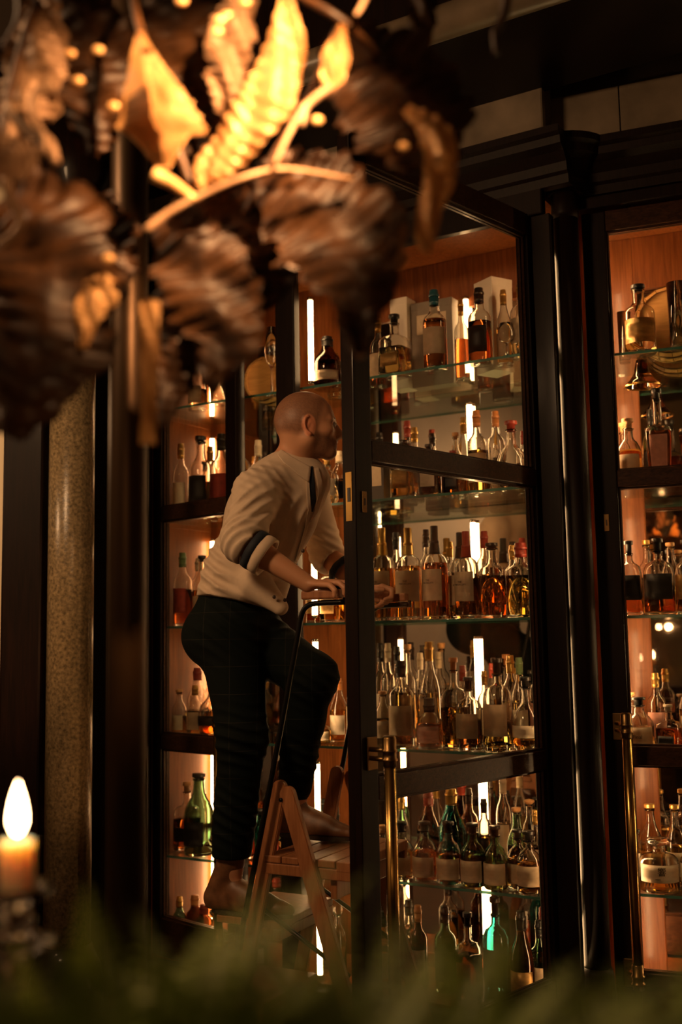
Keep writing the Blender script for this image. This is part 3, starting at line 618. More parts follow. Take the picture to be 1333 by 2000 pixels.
 ('W', 3, 948, 1.395, 0.26, 0.274, 0.0288, 'tall', 'pale', 0.5, 'white', 'foil', 'cap_gold', 'bottle_glass', 0.0552, ''),
 ('W', 3, 972, 1.512, 0.1, 0.326, 0.0527, 'squat', 'gold', 0.3, 'cream', 'cork', 'cap_black', 'bottle_glass', -0.1719, ''),
 ('W', 3, 999, 1.5021, 0.2556, 0.331, 0.0327, 'slim', 'gold', 0.5, 'cream', 'foil', 'cap_gold', 'bottle_glass', -0.2288, ''),
 ('W', 3, 1022, 1.5541, 0.2119, 0.324, 0.0323, 'slope', 'pale', 0.5, 'white', 'foil', 'cap_green', 'bottle_glass', 0.1839, ''),
 ('W', 3, 1032, 1.6259, 0.0796, 0.26, 0.0496, 'globe', 'amber', 0.22, 'white', 'cork', 'cap_black', 'bottle_glass', -0.0931, ''),
 ('W', 3, 1047, 1.6228, 0.2226, 0.335, 0.0342, 'tall', 'amber', 0.5, 'pink', 'foil', 'cap_teal', 'bottle_glass', 0.2293, ''),
 ('W', 3, 1062, 1.6801, 0.1411, 0.226, 0.029, 'flask', 'gold', 0.45, '', 'cork', 'cap_cork', 'bottle_glass', 0.1983, ''),
 ('W', 4, 630, 0.655, 0.28, 0.226, 0.0389, 'slim', 'brown', 0.5, 'white', 'foil', 'cap_black', 'dark_glass', -0.0611, ''),
 ('W', 4, 655, 0.799, 0.14, 0.225, 0.0418, 'flask', 'clear', 0.4, '', 'foil', 'cap_black', 'green_glass', -0.0198, ''),
 ('W', 4, 749, 1.032, 0.1, 0.176, 0.0403, 'flask', 'amber', 0.5, 'cream', 'cork', 'cap_cork', 'bottle_glass', 0.01, ''),
 ('W', 4, 792, 1.1209, 0.0782, 0.199, 0.0463, 'flask', 'pale', 0.5, 'cream', 'cork', 'cap_black', 'bottle_glass', 0.0719, ''),
 ('W', 4, 786, 1.031, 0.26, 0.261, 0.0347, 'slope', 'clear', 0.4, '', 'foil', 'cap_gold', 'bottle_glass', 0.0478, ''),
 ('W', 4, 833, 1.2166, 0.0796, 0.206, 0.0458, 'flask', 'orange', 0.52, 'cream', 'cork', 'cap_black', 'bottle_glass', 0.0296, ''),
 ('W', 4, 838, 1.146, 0.26, 0.287, 0.0457, 'slope', 'brown', 0.5, '', 'foil', 'cap_red', 'dark_glass', 0.0601, ''),
 ('W', 4, 879, 1.3113, 0.0792, 0.212, 0.0452, 'flask', 'brown', 0.48, 'cream', 'cork', 'cap_black', 'bottle_glass', 0.2203, ''),
 ('W', 4, 886, 1.2569, 0.2292, 0.306, 0.0538, 'slope', 'clear', 0.5, '', 'foil', 'cap_gold', 'teal_glass', 0.0035, ''),
 ('W', 4, 925, 1.405, 0.0813, 0.213, 0.0447, 'flask', 'brown', 0.5, 'cream', 'cork', 'cap_black', 'green_glass', -0.0344, ''),
 ('W', 4, 965, 1.4951, 0.0721, 0.212, 0.0421, 'flask', 'amber', 0.4, 'cream', 'cork', 'cap_black', 'green_glass', 0.1102, ''),
 ('W', 4, 984, 1.426, 0.33, 0.356, 0.0291, 'slim', 'pale', 0.5, 'white+', 'foil', 'cap_white', 'bottle_glass', -0.1312, ''),
 ('W', 4, 1000, 1.556, 0.1322, 0.195, 0.0399, 'flask', 'amber', 0.5, 'cream', 'cork', 'cap_black', 'bottle_glass', -0.0995, ''),
 ('W', 4, 1010, 1.5252, 0.2058, 0.257, 0.0366, 'slope', 'brown', 0.5, '', 'cork', 'cap_cork', 'green_glass', 0.2389, ''),
 ('W', 4, 1030, 1.6198, 0.0733, 0.204, 0.0433, 'flask', 'amber', 0.5, 'cream+', 'cork', 'cap_black', 'bottle_glass', 0.0106, ''),
 ('W', 4, 1036, 1.547, 0.28, 0.28, 0.0284, 'slim', 'clear', 0.5, '', 'ball', 'cap_cork', 'bottle_glass', 0.0242, ''),
 ('W', 4, 1049, 1.601, 0.2, 0.255, 0.032, 'tall', 'brown', 0.5, 'cream', 'foil', 'cap_gold', 'bottle_glass', -0.2443, ''),
 ('W', 4, 1061, 1.6542, 0.143, 0.169, 0.0312, 'flask', 'amber', 0.5, '', 'cork', 'cap_black', 'bottle_glass', -0.0424, ''),
 ('W', 4, 915, 1.2929, 0.3108, 0.3, 0.0317, 'tall', 'brown', 0.5, '', 'foil', 'cap_black', 'dark_glass', 0.04, ''),
 ('W', 4, 946, 1.3582, 0.3, 0.266, 0.0314, 'tall', 'amber', 0.5, 'black', 'foil', 'cap_black', 'bottle_glass', -0.24, ''),
 ('W', 5, 637, 0.714, 0.2, 0.2455, 0.0309, 'slim', 'clear', 0.4, '', 'foil', 'cap_white', 'bottle_glass', 0.0579, ''),
 ('W', 5, 660, 0.804, 0.14, 0.2615, 0.0325, 'flask', 'clear', 0.4, '', 'ball', 'holder_glass', 'bottle_glass', 0.0661, ''),
 ('W', 5, 750, 1.027, 0.1, 0.2665, 0.0404, 'tall', 'amber', 0.5, 'cream', 'foil', 'cap_black', 'bottle_glass', -0.22, ''),
 ('W', 5, 800, 1.062, 0.24, 0.2815, 0.0391, 'tall', 'amber', 0.5, 'white', 'foil', 'cap_black', 'bottle_glass', 0.0637, ''),
 ('W', 5, 818, 1.151, 0.14, 0.2935, 0.0334, 'tall', 'brown', 0.5, 'cream', 'foil', 'cap_orange', 'dark_glass', -0.0169, ''),
 ('W', 5, 870, 1.25, 0.16, 0.2965, 0.0398, 'tall', 'brown', 0.5, 'black', 'foil', 'cap_black', 'green_glass', 0.0896, ''),
 ('W', 5, 915, 1.3588, 0.1196, 0.2955, 0.0402, 'square', 'red', 0.5, 'red', 'cork', 'cap_black', 'bottle_glass', -0.0737, ''),
 ('W', 5, 968, 1.4402, 0.1804, 0.3445, 0.0476, 'squat', 'clear', 0.5, 'black', 'cork', 'cap_black', 'teal_glass', 0.1035, ''),
 ('W', 5, 1025, 1.5769, 0.0843, 0.3315, 0.0418, 'slope', 'brown', 0.5, 'gold', 'foil', 'cap_black', 'dark_glass', 0.119, ''),
 ('W', 5, 1050, 1.6151, 0.1557, 0.2885, 0.0357, 'tall', 'brown', 0.5, 'cream', 'foil', 'cap_black', 'green_glass', -0.2389, ''),
 ('W', 5, 1062, 1.582, 0.28, 0.3025, 0.0283, 'slim', 'red', 0.5, '', 'foil', 'cap_red', 'bottle_glass', -0.2197, ''),
 ('R', 0, 1249, 0.091, 0.12, 0.26, 0.0555, 'tall', 'pale', 0.45, 'gold', 'cork', 'cap_black', 'bottle_glass', 0.088, ''),
 ('R', 1, 1220, 0.006, 0.2, 0.248, 0.0317, 'flask', 'amber', 0.5, 'cream', 'cork', 'cap_cork', 'bottle_glass', 0.2317, ''),
 ('R', 1, 1248, 0.0342, 0.101, 0.243, 0.043, 'flask', 'amber', 0.52, 'cream+', 'cork', 'cap_cork', 'bottle_glass', -0.1244, ''),
 ('R', 1, 1273, 0.096, 0.3, 0.309, 0.0301, 'tall', 'brown', 0.5, 'black', 'foil', 'cap_black', 'green_glass', -0.0218, ''),
 ('R', 1, 1288, 0.1376, 0.106, 0.344, 0.0455, 'taper', 'red', 0.54, 'pink', 'cork', 'cap_black', 'bottle_glass', 0.0463, ''),
 ('R', 1, 1331, 0.2572, 0.1059, 0.324, 0.047, 'taper', 'red', 0.54, 'pink', 'cork', 'cap_black', 'bottle_glass', -0.09, ''),
 ('R', 2, 1236, 0.0162, 0.0992, 0.264, 0.0412, 'squat', 'red', 0.3, 'black+', 'cork', 'cap_black', 'bottle_glass', -0.068, ''),
 ('R', 2, 1282, 0.1133, 0.1139, 0.269, 0.0531, 'squat', 'red', 0.36, 'black+', 'cork', 'cap_black', 'bottle_glass', -0.0937, ''),
 ('R', 2, 1265, 0.058, 0.3, 0.279, 0.0323, 'tall', 'gold', 0.5, '', 'cork', 'cap_gold', 'bottle_glass', -0.0654, ''),
 ('R', 2, 1312, 0.149, 0.22, 0.26, 0.0356, 'slope', 'gold', 0.4, '', 'cork', 'cap_cork', 'bottle_glass', 0.0478, ''),
 ('R', 2, 1333, 0.2057, 0.1008, 0.258, 0.0365, 'squat', 'red', 0.3, 'gold+', 'cork', 'cap_black', 'bottle_glass', -0.0998, ''),
 ('R', 3, 1256, 0.0234, 0.1104, 0.183, 0.0493, 'flask', 'pale', 0.45, 'cream+', 'cork', 'cap_black', 'bottle_glass', -0.0614, 'fin'),
 ('R', 3, 1283, 0.076, 0.2, 0.263, 0.0336, 'tall', 'pale', 0.35, 'pink', 'foil', 'cap_gold', 'bottle_glass', 0.1361, ''),
 ('R', 3, 1299, 0.1226, 0.0959, 0.159, 0.0379, 'square', 'red', 0.5, 'black-', 'cork', 'cap_white', 'bottle_glass', -0.2365, ''),
 ('R', 3, 1237, -0.013, 0.24, 0.193, 0.0342, 'globe', 'clear', 0.3, '', 'cork', 'cap_cork', 'bottle_glass', 0.0346, ''),
 ('R', 3, 1337, 0.193, 0.1478, 0.282, 0.0367, 'slope', 'amber', 0.5, 'cream', 'cork', 'cap_black', 'bottle_glass', 0.1176, ''),
 ('R', 4, 1250, -0.0274, 0.1718, 0.268, 0.0314, 'slope', 'gold', 0.4, 'white', 'foil', 'cap_red', 'bottle_glass', -0.095, ''),
 ('R', 4, 1271, 0.0308, 0.2341, 0.27, 0.0422, 'slope', 'gold', 0.5, 'gold', 'cork', 'cap_gold', 'bottle_glass', -0.1387, ''),
 ('R', 4, 1291, 0.0642, 0.1253, 0.176, 0.0673, 'squat', 'gold', 0.26, 'white+', 'ball', 'holder_glass', 'bottle_glass', 0.1519, 'hib'),
 ('R', 4, 1316, 0.1164, 0.2189, 0.273, 0.0356, 'slope', 'gold', 0.5, 'cream', 'cork', 'cap_gold', 'bottle_glass', -0.1307, ''),
 ('R', 4, 1340, 0.1849, 0.1131, 0.19, 0.0488, 'squat', 'gold', 0.3, 'white+', 'ball', 'holder_glass', 'bottle_glass', -0.1563, ''),
 ('R', 4, 1246, -0.027, 0.3, 0.168, 0.0304, 'tall', 'brown', 0.5, 'cream', 'cork', 'cap_black', 'dark_glass', -0.0324, '')
]
BAYN = {'N': 'narrow bay', 'W': 'wide bay', 'R': 'right cabinet'}
SHN = ['top shelf', 'second shelf', 'third shelf', 'fourth shelf', 'fifth shelf', 'bottom shelf']
LABN = {'cream': 'cream', 'white': 'white', 'black': 'black', 'pink': 'pink', 'red': 'red', 'gold': 'gilt'}
CAPN = {'cap_black': 'black', 'cap_cork': 'cork', 'cap_red': 'red', 'cap_gold': 'gold', 'cap_teal': 'teal', 'cap_orange': 'orange', 'cap_green': 'green', 'cap_white': 'white', 'holder_glass': 'glass'}
order = {}
for b in BOTTLES: order.setdefault((b[0], b[1]), []).append(b)
BOT = {}
for (bay, sh), L in order.items():
    L.sort(key=lambda b: b[2])       # by where the photo shows them, left to right
    for i, (bay, sh, px, s, d, h, r, kind, liq, fill, label, cap, capmat, gm, turn, tg) in enumerate(L):
        col = {'teal_glass': 'teal glass', 'green_glass': 'green glass', 'dark_glass': 'dark glass'}.get(gm, LIQN[liq])
        word = {'foil': 'neck foil', 'cork': 'cap', 'ball': 'stopper'}[cap]
        short = KINDS[kind][0].split()
        lab = '%s %s, %s%s, %s from left, %s, %s' % (col, ' '.join(short[-2:]), (LABN[label.rstrip('-+')]+' label, ') if label else '', (CAPN[capmat]+' '+word) , ORD[i], SHN[sh], BAYN[bay])
        o = bottle(FR['R' if bay == 'R' else 'M'], s, d, SHELF[sh] + (.0125 if sh == 5 else 0), h, r, kind, liq, fill, label, cap, capmat, gm, turn, lab, 'bottles on the %s of the %s' % (SHN[sh], BAYN[bay]))
        if tg: BOT[tg] = o
# lettering on the labels that can be read
def lettering(root, text, size, zc, r, mat='ink', x=0.0):
    cu = bpy.data.curves.new('lettering', 'FONT'); cu.body = text; cu.size = size; cu.align_x = 'CENTER'; cu.align_y = 'CENTER'; cu.extrude = .0002
    o = bpy.data.objects.new('lettering', cu); COL.objects.link(o)
    dg = bpy.context.evaluated_depsgraph_get(); me = bpy.data.meshes.new_from_object(o.evaluated_get(dg)); bpy.data.objects.remove(o)
    me.name = 'lettering'; sx, sy, sz = root.scale
    n = len(me.vertices); co = np.empty(n*3); me.vertices.foreach_get('co', co); co = co.reshape(-1, 3)
    a = (co[:, 0]+x)/r if r < 1 else None      # wrap round the bottle
    v = np.empty_like(co)
    if a is not None: v[:, 0] = np.sin(a)*(r+co[:, 2])/sx; v[:, 1] = -np.cos(a)*(r+co[:, 2])/sy
    v[:, 2] = (co[:, 1]+zc)/sz
    me.vertices.foreach_set('co', v.reshape(-1)); me.materials.clear(); me.materials.append(MAT[mat]); me.update()
    q = bpy.data.objects.new('lettering', me); COL.objects.link(q); q.parent = root
    return q
def flat_lettering(root, text, size, zc, y, mat='ink', x=0.0):
    cu = bpy.data.curves.new('lettering', 'FONT'); cu.body = text; cu.size = size; cu.align_x = 'CENTER'; cu.align_y = 'CENTER'; cu.extrude = .0002
    o = bpy.data.objects.new('lettering', cu); COL.objects.link(o)
    dg = bpy.context.evaluated_depsgraph_get(); me = bpy.data.meshes.new_from_object(o.evaluated_get(dg)); bpy.data.objects.remove(o)
    me.name = 'lettering'; sx, sy, sz = root.scale
    n = len(me.vertices); co = np.empty(n*3); me.vertices.foreach_get('co', co); co = co.reshape(-1, 3)
    v = np.empty_like(co); v[:, 0] = (co[:, 0]+x)/sx; v[:, 1] = (y-co[:, 2])/sy; v[:, 2] = (co[:, 1]+zc)/sz
    me.vertices.foreach_set('co', v.reshape(-1)); me.materials.clear(); me.materials.append(MAT[mat]); me.update()
    q = bpy.data.objects.new('lettering', me); COL.objects.link(q); q.parent = root
    return q
def lt(tg, text, size, zc, **k):
    if tg in BOT:
        o = BOT[tg]; r = o.scale[0]*R0; lettering(o, text, size, zc*o.scale[2]*H0, r*1.03, **k)
lt('hib', '響', .030, .40, x=.004); lt('hib', 'HIBIKI', .007, .27, x=-.010)
lt('fin', 'Final', .018, .27)
for k_ in ('mac1', 'mac2', 'mac3', 'mac4', 'mac5'):
    lt(k_, 'THE\nMACALLAN', .0095, .40)

# ---- other things on the shelves
def shelfbox(fr, name, label, s, d, z, w, dp, h, mat, turn=0, panel=None):
    O, U, N = FR[fr]; p = O+U*s+N*d
    t = thing(name, label, 'box', (p.x, p.y, z), math.atan2(U.y, U.x)+turn)
    link('carton', box(-w/2, w/2, -dp/2, dp/2, 0, h, .002), mat, t)
    link('lid', box(-w/2-.001, w/2+.001, -dp/2-.001, dp/2+.001, h-.03, h+.002, .002), mat, t)
    if panel: link('paper_label', box(-w*.36, w*.36, -dp/2-.0015, -dp/2-.0002, h*panel[1], h*panel[2], .0), panel[0], t)
    return t
shelfbox('M', 'presentation_box', 'pale presentation box behind the square decanter at the left of the top shelf', 1.0640, 0.3100, SHELF[0], 0.0779, 0.0800, 0.3770, 'box_white', 0, None)
shelfbox('M', 'presentation_box', 'wide grey presentation box with cream panel behind the teal-topped bottle', 1.2000, 0.3300, SHELF[0], 0.1822, 0.0700, 0.3490, 'box_grey', 0, ('paper_cream', 0.62, 0.85))
shelfbox('M', 'presentation_box', 'tall white presentation box standing turned behind the red-brown bottle, top shelf', 1.4840, 0.2600, SHELF[0], 0.1079, 0.1000, 0.3630, 'box_white', -0.5, None)
shelfbox('M', 'presentation_box', 'dark carton with cream panel on the second shelf beside the open door stile', 1.0260, 0.1500, SHELF[1], 0.0717, 0.0700, 0.1850, 'box_dark', 0, ('paper_cream', 0.35, 0.85))
def wine_glass(fr, s, d, z, h, r, label):
    O, U, N = FR[fr]; p = O+U*s+N*d; t = thing('tasting_glass', label, 'glass', (p.x, p.y, z))
    bm = bmesh.new(); lathe(bm, [(0, 0), (r*.85, 0), (r*.85, .003), (.006, .010), (.004, h*.4), (.010, h*.43), (r*.8, h*.52), (r, h*.66), (r*.72, h), (r*.66, h), (r*.93, h*.66), (r*.74, h*.53), (.006, h*.45), (0, h*.445)], 24)
    link('bowl', bm, 'holder_glass', t, True); return t
def tumbler(fr, s, d, z, h, r, label):
    O, U, N = FR[fr]; p = O+U*s+N*d; t = thing('tumbler', label, 'glass', (p.x, p.y, z))
    bm = bmesh.new(); lathe(bm, [(0, 0), (r*.85, 0), (r*.9, .004), (r, h), (r-.0025, h), (r*.86, .012), (0, .012)], 20)
    link('cup', bm, 'holder_glass', t, True); return t
wine_glass('M', 1.6120, 0.0560, SHELF[0], 0.1280, 0.0326, 'stemmed tasting glass standing in front of the gold-capped bottle, top shelf')
tumbler('M', 0.2760, 0.1000, SHELF[0], 0.1500, 0.0388, 'cut glass tumbler beside the light tube on the top shelf of the narrow bay')
tumbler('M', 0.2700, 0.2000, SHELF[0], 0.1490, 0.0307, 'clear tumbler behind the left door stile on the top shelf')
wine_glass('M', 0.5660, 0.0800, SHELF[0], 0.2900, 0.0290, 'stemmed glass in front of the cask, top shelf of the narrow bay')
tumbler('R', 0.0240, 0.2200, SHELF[0], 0.1950, 0.0224, 'ribbed glass jug at the left end of the right cabinet top shelf')
tumbler('R', 0.2270, 0.1000, SHELF[0], 0.2430, 0.0355, 'tall fluted glass pitcher on the top shelf of the right cabinet')
def cask(fr, s, d, z, r, w, label):
    O, U, N = FR[fr]; p = O+U*s+N*d; t = thing('small_cask', label, 'barrel', (p.x, p.y, z), math.atan2(U.y, U.x))
    Rm = Matrix.Rotation(PI/2, 4, 'X'); NS = 16
    for k in range(NS):          # staves one by one
        bm = bmesh.new(); a0, a1 = 2*PI*(k+.03)/NS, 2*PI*(k+.97)/NS; rows = []
        for j in range(5):
            x = -w/2 + w*j/4; rr = r*(.90+.10*math.sin(PI*j/4))
            rows.append([bm.verts.new((q*math.cos(a), x, r+q*math.sin(a))) for a in (a0, a1) for q in (rr, rr-.010)])
        for j in range(4):
            A, B = rows[j], rows[j+1]
            for i0, i1 in ((0, 2), (2, 3), (3, 1), (1, 0)): bm.faces.new((A[i0], A[i1], B[i1], B[i0]))
        for A in (rows[0], rows[-1]): bm.faces.new((A[0], A[2], A[3], A[1]))
        link('stave', bm, 'cask_wood', t)
    for y in (-w/2+.012, w/2-.020):
        bm = bmesh.new(); lathe(bm, [(0, 0), (r*.885, 0), (r*.885, .008), (0, .008)], 32); bmesh.ops.transform(bm, matrix=Matrix.Translation((0, y+.008, r)) @ Rm, verts=bm.verts)
        link('head', bm, 'cask_wood', t)
    for y in (-w/2+.004, -w*.22, w*.22-.01, w/2-.014):
        q = r*(.905+.10*math.sin(PI*(y+.005+w/2)/w))
        bm = bmesh.new(); lathe(bm, [(q-.002, 0), (q+.002, 0), (q+.002, .010), (q-.002, .010), (q-.002, 0)], 32); bmesh.ops.transform(bm, matrix=Matrix.Translation((0, y+.010, r)) @ Rm, verts=bm.verts)
        link('hoop', bm, 'dark_brass', t, True)
    return t
def bell(fr, s, d, ztop, h, r, label):  # bell-shaped body added for a refraction seen through the glass shelf
    O, U, N = FR[fr]; p = O+U*s+N*d; t = thing('refraction_shape', label, 'refraction shape', (p.x, p.y, ztop-h))
    bm = bmesh.new(); lathe(bm, [(r, 0), (r*.97, .006), (r*.72, h*.22), (r*.46, h*.45), (r*.36, h*.75), (r*.30, h*.92), (0, h*.93), (0, h*.89), (r*.26, h*.88), (r*.32, h*.74), (r*.42, h*.44), (r*.68, h*.2), (r*.93, .004), (r, 0)], 28); link('body', bm, 'dark_glass', t, True)
    bm = bmesh.new(); lathe(bm, [(r*.96, -.002), (r*1.04, -.002), (r*1.05, .003), (r*.98, .006), (r*.94, .002), (r*.96, -.002)], 28); link('rim', bm, 'brass', t, True)
    bm = bmesh.new(); tube(bm, [(0, 0, h*.92), (0, 0, h)], .006, 10); link('hook', bm, 'brass', t, True); return t
bell('R', 0.0910, .12, SHELF[0]-.011, .105, .064, 'bell-shaped smoked glass standing for a refraction under the top shelf, right cabinet')
cask('M', 0.4470, .26, SHELF[0]+.006, 0.1050, .16, 'small oak cask lying on the top shelf of the narrow bay')
cask('R', 0.1930, .28, SHELF[0]+.006, 0.1350, .18, 'small oak cask lying on the top shelf of the right cabinet')

# ------------------------------------------------------------ the man: surfaces grown from distance fields
class Field:
    def __init__(s, lo, hi, h):
        s.lo = np.array(lo, float); s.h = h; s.n = np.ceil((np.array(hi)-s.lo)/h).astype(int)+1
        s.a = np.full(s.n, .06, np.float32)
    def sub(s, lo, hi):
        i0 = np.clip(np.floor((lo-s.lo)/s.h).astype(int), 0, s.n); i1 = np.clip(np.ceil((hi-s.lo)/s.h).astype(int)+1, 0, s.n)
        g = [(s.lo[k] + s.h*np.arange(i0[k], i1[k])).astype(np.float32) for k in range(3)]
        return tuple(slice(i0[k], i1[k]) for k in range(3)), g[0][:, None, None], g[1][None, :, None], g[2][None, None, :]
    def put(s, sl, d, k, cut=False):
        a = s.a[sl]
        if cut: b = -d; h = np.clip(.5-.5*(a-b)/k, 0, 1) if k > 0 else 0; s.a[sl] = (a*(1-h)+b*h + k*h*(1-h)) if k > 0 else np.maximum(a, b)
        elif k > 0: h = np.clip(.5+.5*(a-d)/k, 0, 1); s.a[sl] = a*(1-h)+d*h - k*h*(1-h)
        else: s.a[sl] = np.minimum(a, d)
    def cone(s, p, q, r1, r2=None, k=.012, cut=False, flat=None):
        """tapering limb from p to q; flat=(axis, factor) squeezes the section along an axis"""
        p = np.array(p, float); q = np.array(q, float); r2 = r1 if r2 is None else r2; R = max(r1, r2)*(1.0 if flat is None else max(1, 1/flat[1]))+k+.012
        sl, X, Y, Z = s.sub(np.minimum(p, q)-R, np.maximum(p, q)+R); d = q-p; L2 = d@d
        x, y, z = X-p[0], Y-p[1], Z-p[2]; t = np.clip((x*d[0]+y*d[1]+z*d[2])/L2, 0, 1); x = x-t*d[0]; y = y-t*d[1]; z = z-t*d[2]
        if flat is not None:
            ax = np.array(flat[0], float); ax /= np.linalg.norm(ax); c = x*ax[0]+y*ax[1]+z*ax[2]; m = (1/flat[1]-1)
            x = x+c*ax[0]*m; y = y+c*ax[1]*m; z = z+c*ax[2]*m
        s.put(sl, np.sqrt(x*x+y*y+z*z) - (r1+(r2-r1)*t), k, cut)
    def ell(s, c, r, M=None, k=.012, cut=False):
        c = np.array(c, float); r = np.array(r, float); R = r.max()+k+.012; M = np.eye(3) if M is None else np.array(M, float)
        sl, X, Y, Z = s.sub(c-R, c+R); x, y, z = X-c[0], Y-c[1], Z-c[2]
        u = [(x*M[i][0]+y*M[i][1]+z*M[i][2])/r[i] for i in range(3)]; w = [u[i]/r[i] for i in range(3)]
        k0 = np.sqrt(u[0]**2+u[1]**2+u[2]**2); k1 = np.sqrt(w[0]**2+w[1]**2+w[2]**2)+1e-6
        s.put(sl, k0*(k0-1)/k1, k, cut)
    def chain(s, pts, rs, k=.012, flat=None):
        for i in range(len(pts)-1): s.cone(pts[i], pts[i+1], rs[i], rs[i+1], k, flat=flat)
    def plane_cut(s, p, n):
        p = np.array(p, float); n = np.array(n, float); n /= np.linalg.norm(n)
        sl, X, Y, Z = s.sub(s.lo, s.lo+s.n*s.h); d = (X-p[0])*n[0]+(Y-p[1])*n[1]+(Z-p[2])*n[2]; s.a[sl] = np.maximum(s.a[sl], d)
    def mesh(s, blur=1):
        a = s.a
        for _ in range(blur):
            for ax in range(3):
                b = a.copy(); sl0 = [slice(None)]*3; sl1 = [slice(None)]*3; sm = [slice(None)]*3
                sl0[ax] = slice(0, -2); sm[ax] = slice(1, -1); sl1[ax] = slice(2, None)
                b[tuple(sm)] = .25*a[tuple(sl0)]+.5*a[tuple(sm)]+.25*a[tuple(sl1)]; a = b
        return surface_nets(a, s.lo, s.h)
def surface_nets(a, lo, h):
    nx, ny, nz = a.shape; sg = a < 0
    c = np.zeros((nx-1, ny-1, nz-1), np.int8)
    for dx in (0, 1):
        for dy in (0, 1):
            for dz in (0, 1): c += sg[dx:nx-1+dx, dy:ny-1+dy, dz:nz-1+dz]
    idx = np.argwhere((c > 0) & (c < 8)); vid = np.full(c.shape, -1, np.int32); vid[tuple(idx.T)] = np.arange(len(idx))
    P = np.zeros((len(idx), 3)); cnt = np.zeros(len(idx)); I = idx
    for ax in range(3):
        o = [0, 1, 2]; o.remove(ax)
        for u in (0, 1):
            for v in (0, 1):
                A = I.copy(); A[:, o[0]] += u; A[:, o[1]] += v; B = A.copy(); B[:, ax] += 1
                fa = a[tuple(A.T)]; fb = a[tuple(B.T)]; m = (fa < 0) != (fb < 0)
                t = np.where(m, fa/np.where(m, fa-fb, 1), 0); Q = A.astype(float); Q[:, ax] += t; P += Q*m[:, None]; cnt += m
    P = P/cnt[:, None]*h+lo; F = []
    for ax in range(3):
        o = [(ax+1) % 3, (ax+2) % 3]; A = [slice(1, -1)]*3
        s0 = [slice(1, n-1) for n in a.shape]; s1 = list(s0); s0[ax] = slice(0, a.shape[ax]-1); s1[ax] = slice(1, a.shape[ax])
        e = sg[tuple(s0)] != sg[tuple(s1)]; E = np.argwhere(e); E[:, o[0]] += 1; E[:, o[1]] += 1; q = []
        for (du, dv) in ((0, 0), (-1, 0), (-1, -1), (0, -1)):
            C = E.copy(); C[:, o[0]] += du; C[:, o[1]] += dv; q.append(vid[tuple(C.T)])
        q = np.stack(q, 1); inv = ~sg[tuple(E.T)]; q[inv] = q[inv][:, ::-1]; F.append(q)
    return P, np.concatenate(F)
def fast_mesh(name, V, F, mats, parent, midx=None):
    me = bpy.data.meshes.new(name); me.vertices.add(len(V)); me.vertices.foreach_set('co', np.asarray(V, np.float32).reshape(-1))
    me.loops.add(len(F)*4); me.loops.foreach_set('vertex_index', F.astype(np.int32).reshape(-1)); me.polygons.add(len(F))
    me.polygons.foreach_set('loop_start', np.arange(len(F), dtype=np.int32)*4); me.polygons.foreach_set('loop_total', np.full(len(F), 4, np.int32))
    for m in mats: me.materials.append(MAT[m])
    if midx is not None: me.polygons.foreach_set('material_index', midx.astype(np.int32))
    me.polygons.foreach_set('use_smooth', np.ones(len(F), bool)); me.update(calc_edges=True); me.validate()
    o = bpy.data.objects.new(name, me); COL.objects.link(o); o.parent = parent; return o
V3 = lambda *a: np.array(a, float)
def nrm(v): v = np.array(v, float); return v/np.linalg.norm(v)

# joints
Fd = nrm((.88, -.47, 0)); Ld = np.array((.47, .88, 0))        # the way he faces; his left
pel = V3(-0.3557, 3.5700, 1.4556); waist = V3(-0.3165, 3.5600, 1.5930); chest = V3(-0.2289, 3.5500, 1.8035); upch = V3(-0.1796, 3.5400, 1.9043)
nbase = V3(-0.1492, 3.5300, 1.9848); head = V3(-0.1042, 3.5000, 2.0836)
shR = V3(-0.2700, 3.3900, 1.8567); elR = V3(-0.2975, 3.2500, 1.6850); wrR = V3(-0.1011, 3.2200, 1.5544)
shL = V3(-0.1110, 3.6800, 1.8925); elL = V3(-0.0502, 3.7600, 1.6795); wrL = V3(0.0744, 3.6600, 1.5531)
hiR = V3(-0.3623, 3.5000, 1.4086); knR = V3(-0.3207, 3.4200, 1.0896); anR = V3(-0.3635, 3.4700, 0.6917)
hiL = V3(-0.3406, 3.6600, 1.4220); knL = V3(-0.0984, 3.4700, 1.2707); anL = V3(-0.1664, 3.6000, 0.8793)
man = thing('person', 'bald bearded man in rolled-sleeve white jacket, tie and dark trousers standing on the stepladder', 'person', (float(pel[0]), float(pel[1]), 0.545))
man_off = np.array(man.location)

B = Field((-.62, 3.0, .56), (.30, 4.05, 2.26), .0036)
# head frame
hy = math.radians(10); hF = V3(math.cos(hy), math.sin(hy), .02); hF = nrm(hF); hL = nrm(np.cross((0, 0, 1), hF)); hU = np.cross(hF, hL); HM = [hF, hL, hU]
def H(x, y, z): return head + hF*x + hL*y + hU*z
B.ell(H(-.012, 0, .034), (.098, .077, .088), HM)
B.ell(H(-.020, 0, .012), (.086, .074, .072), HM, .02)
B.ell(H(.034, 0, -.010), (.057, .060, .088), HM, .02)
for sd in (-1, 1):
    B.cone(H(-.004, sd*.056, -.042), H(.062, sd*.020, -.083), .019, .017, .022)
    B.cone(H(.0, sd*.058, -.005), H(-.004, sd*.055, -.045), .016, .018, .02)
    B.ell(H(.050, sd*.046, -.016), (.026, .020, .020), HM, .018)
    B.cone(H(.080, sd*.012, .022), H(.066, sd*.046, .022), .009, .008, .014)
B.cone(H(.072, -.014, -.086), H(.072, .014, -.086), .019, .019, .016)
B.ell(H(.060, 0, -.055), (.032, .034, .030), HM, .015)
for sd in (-1, 1): B.ell(H(.092, sd*.031, .004), (.013, .017, .011), HM, .010, cut=True)
B.cone(H(.086, 0, .018), H(.109, 0, -.024), .0075, .0105, .009)
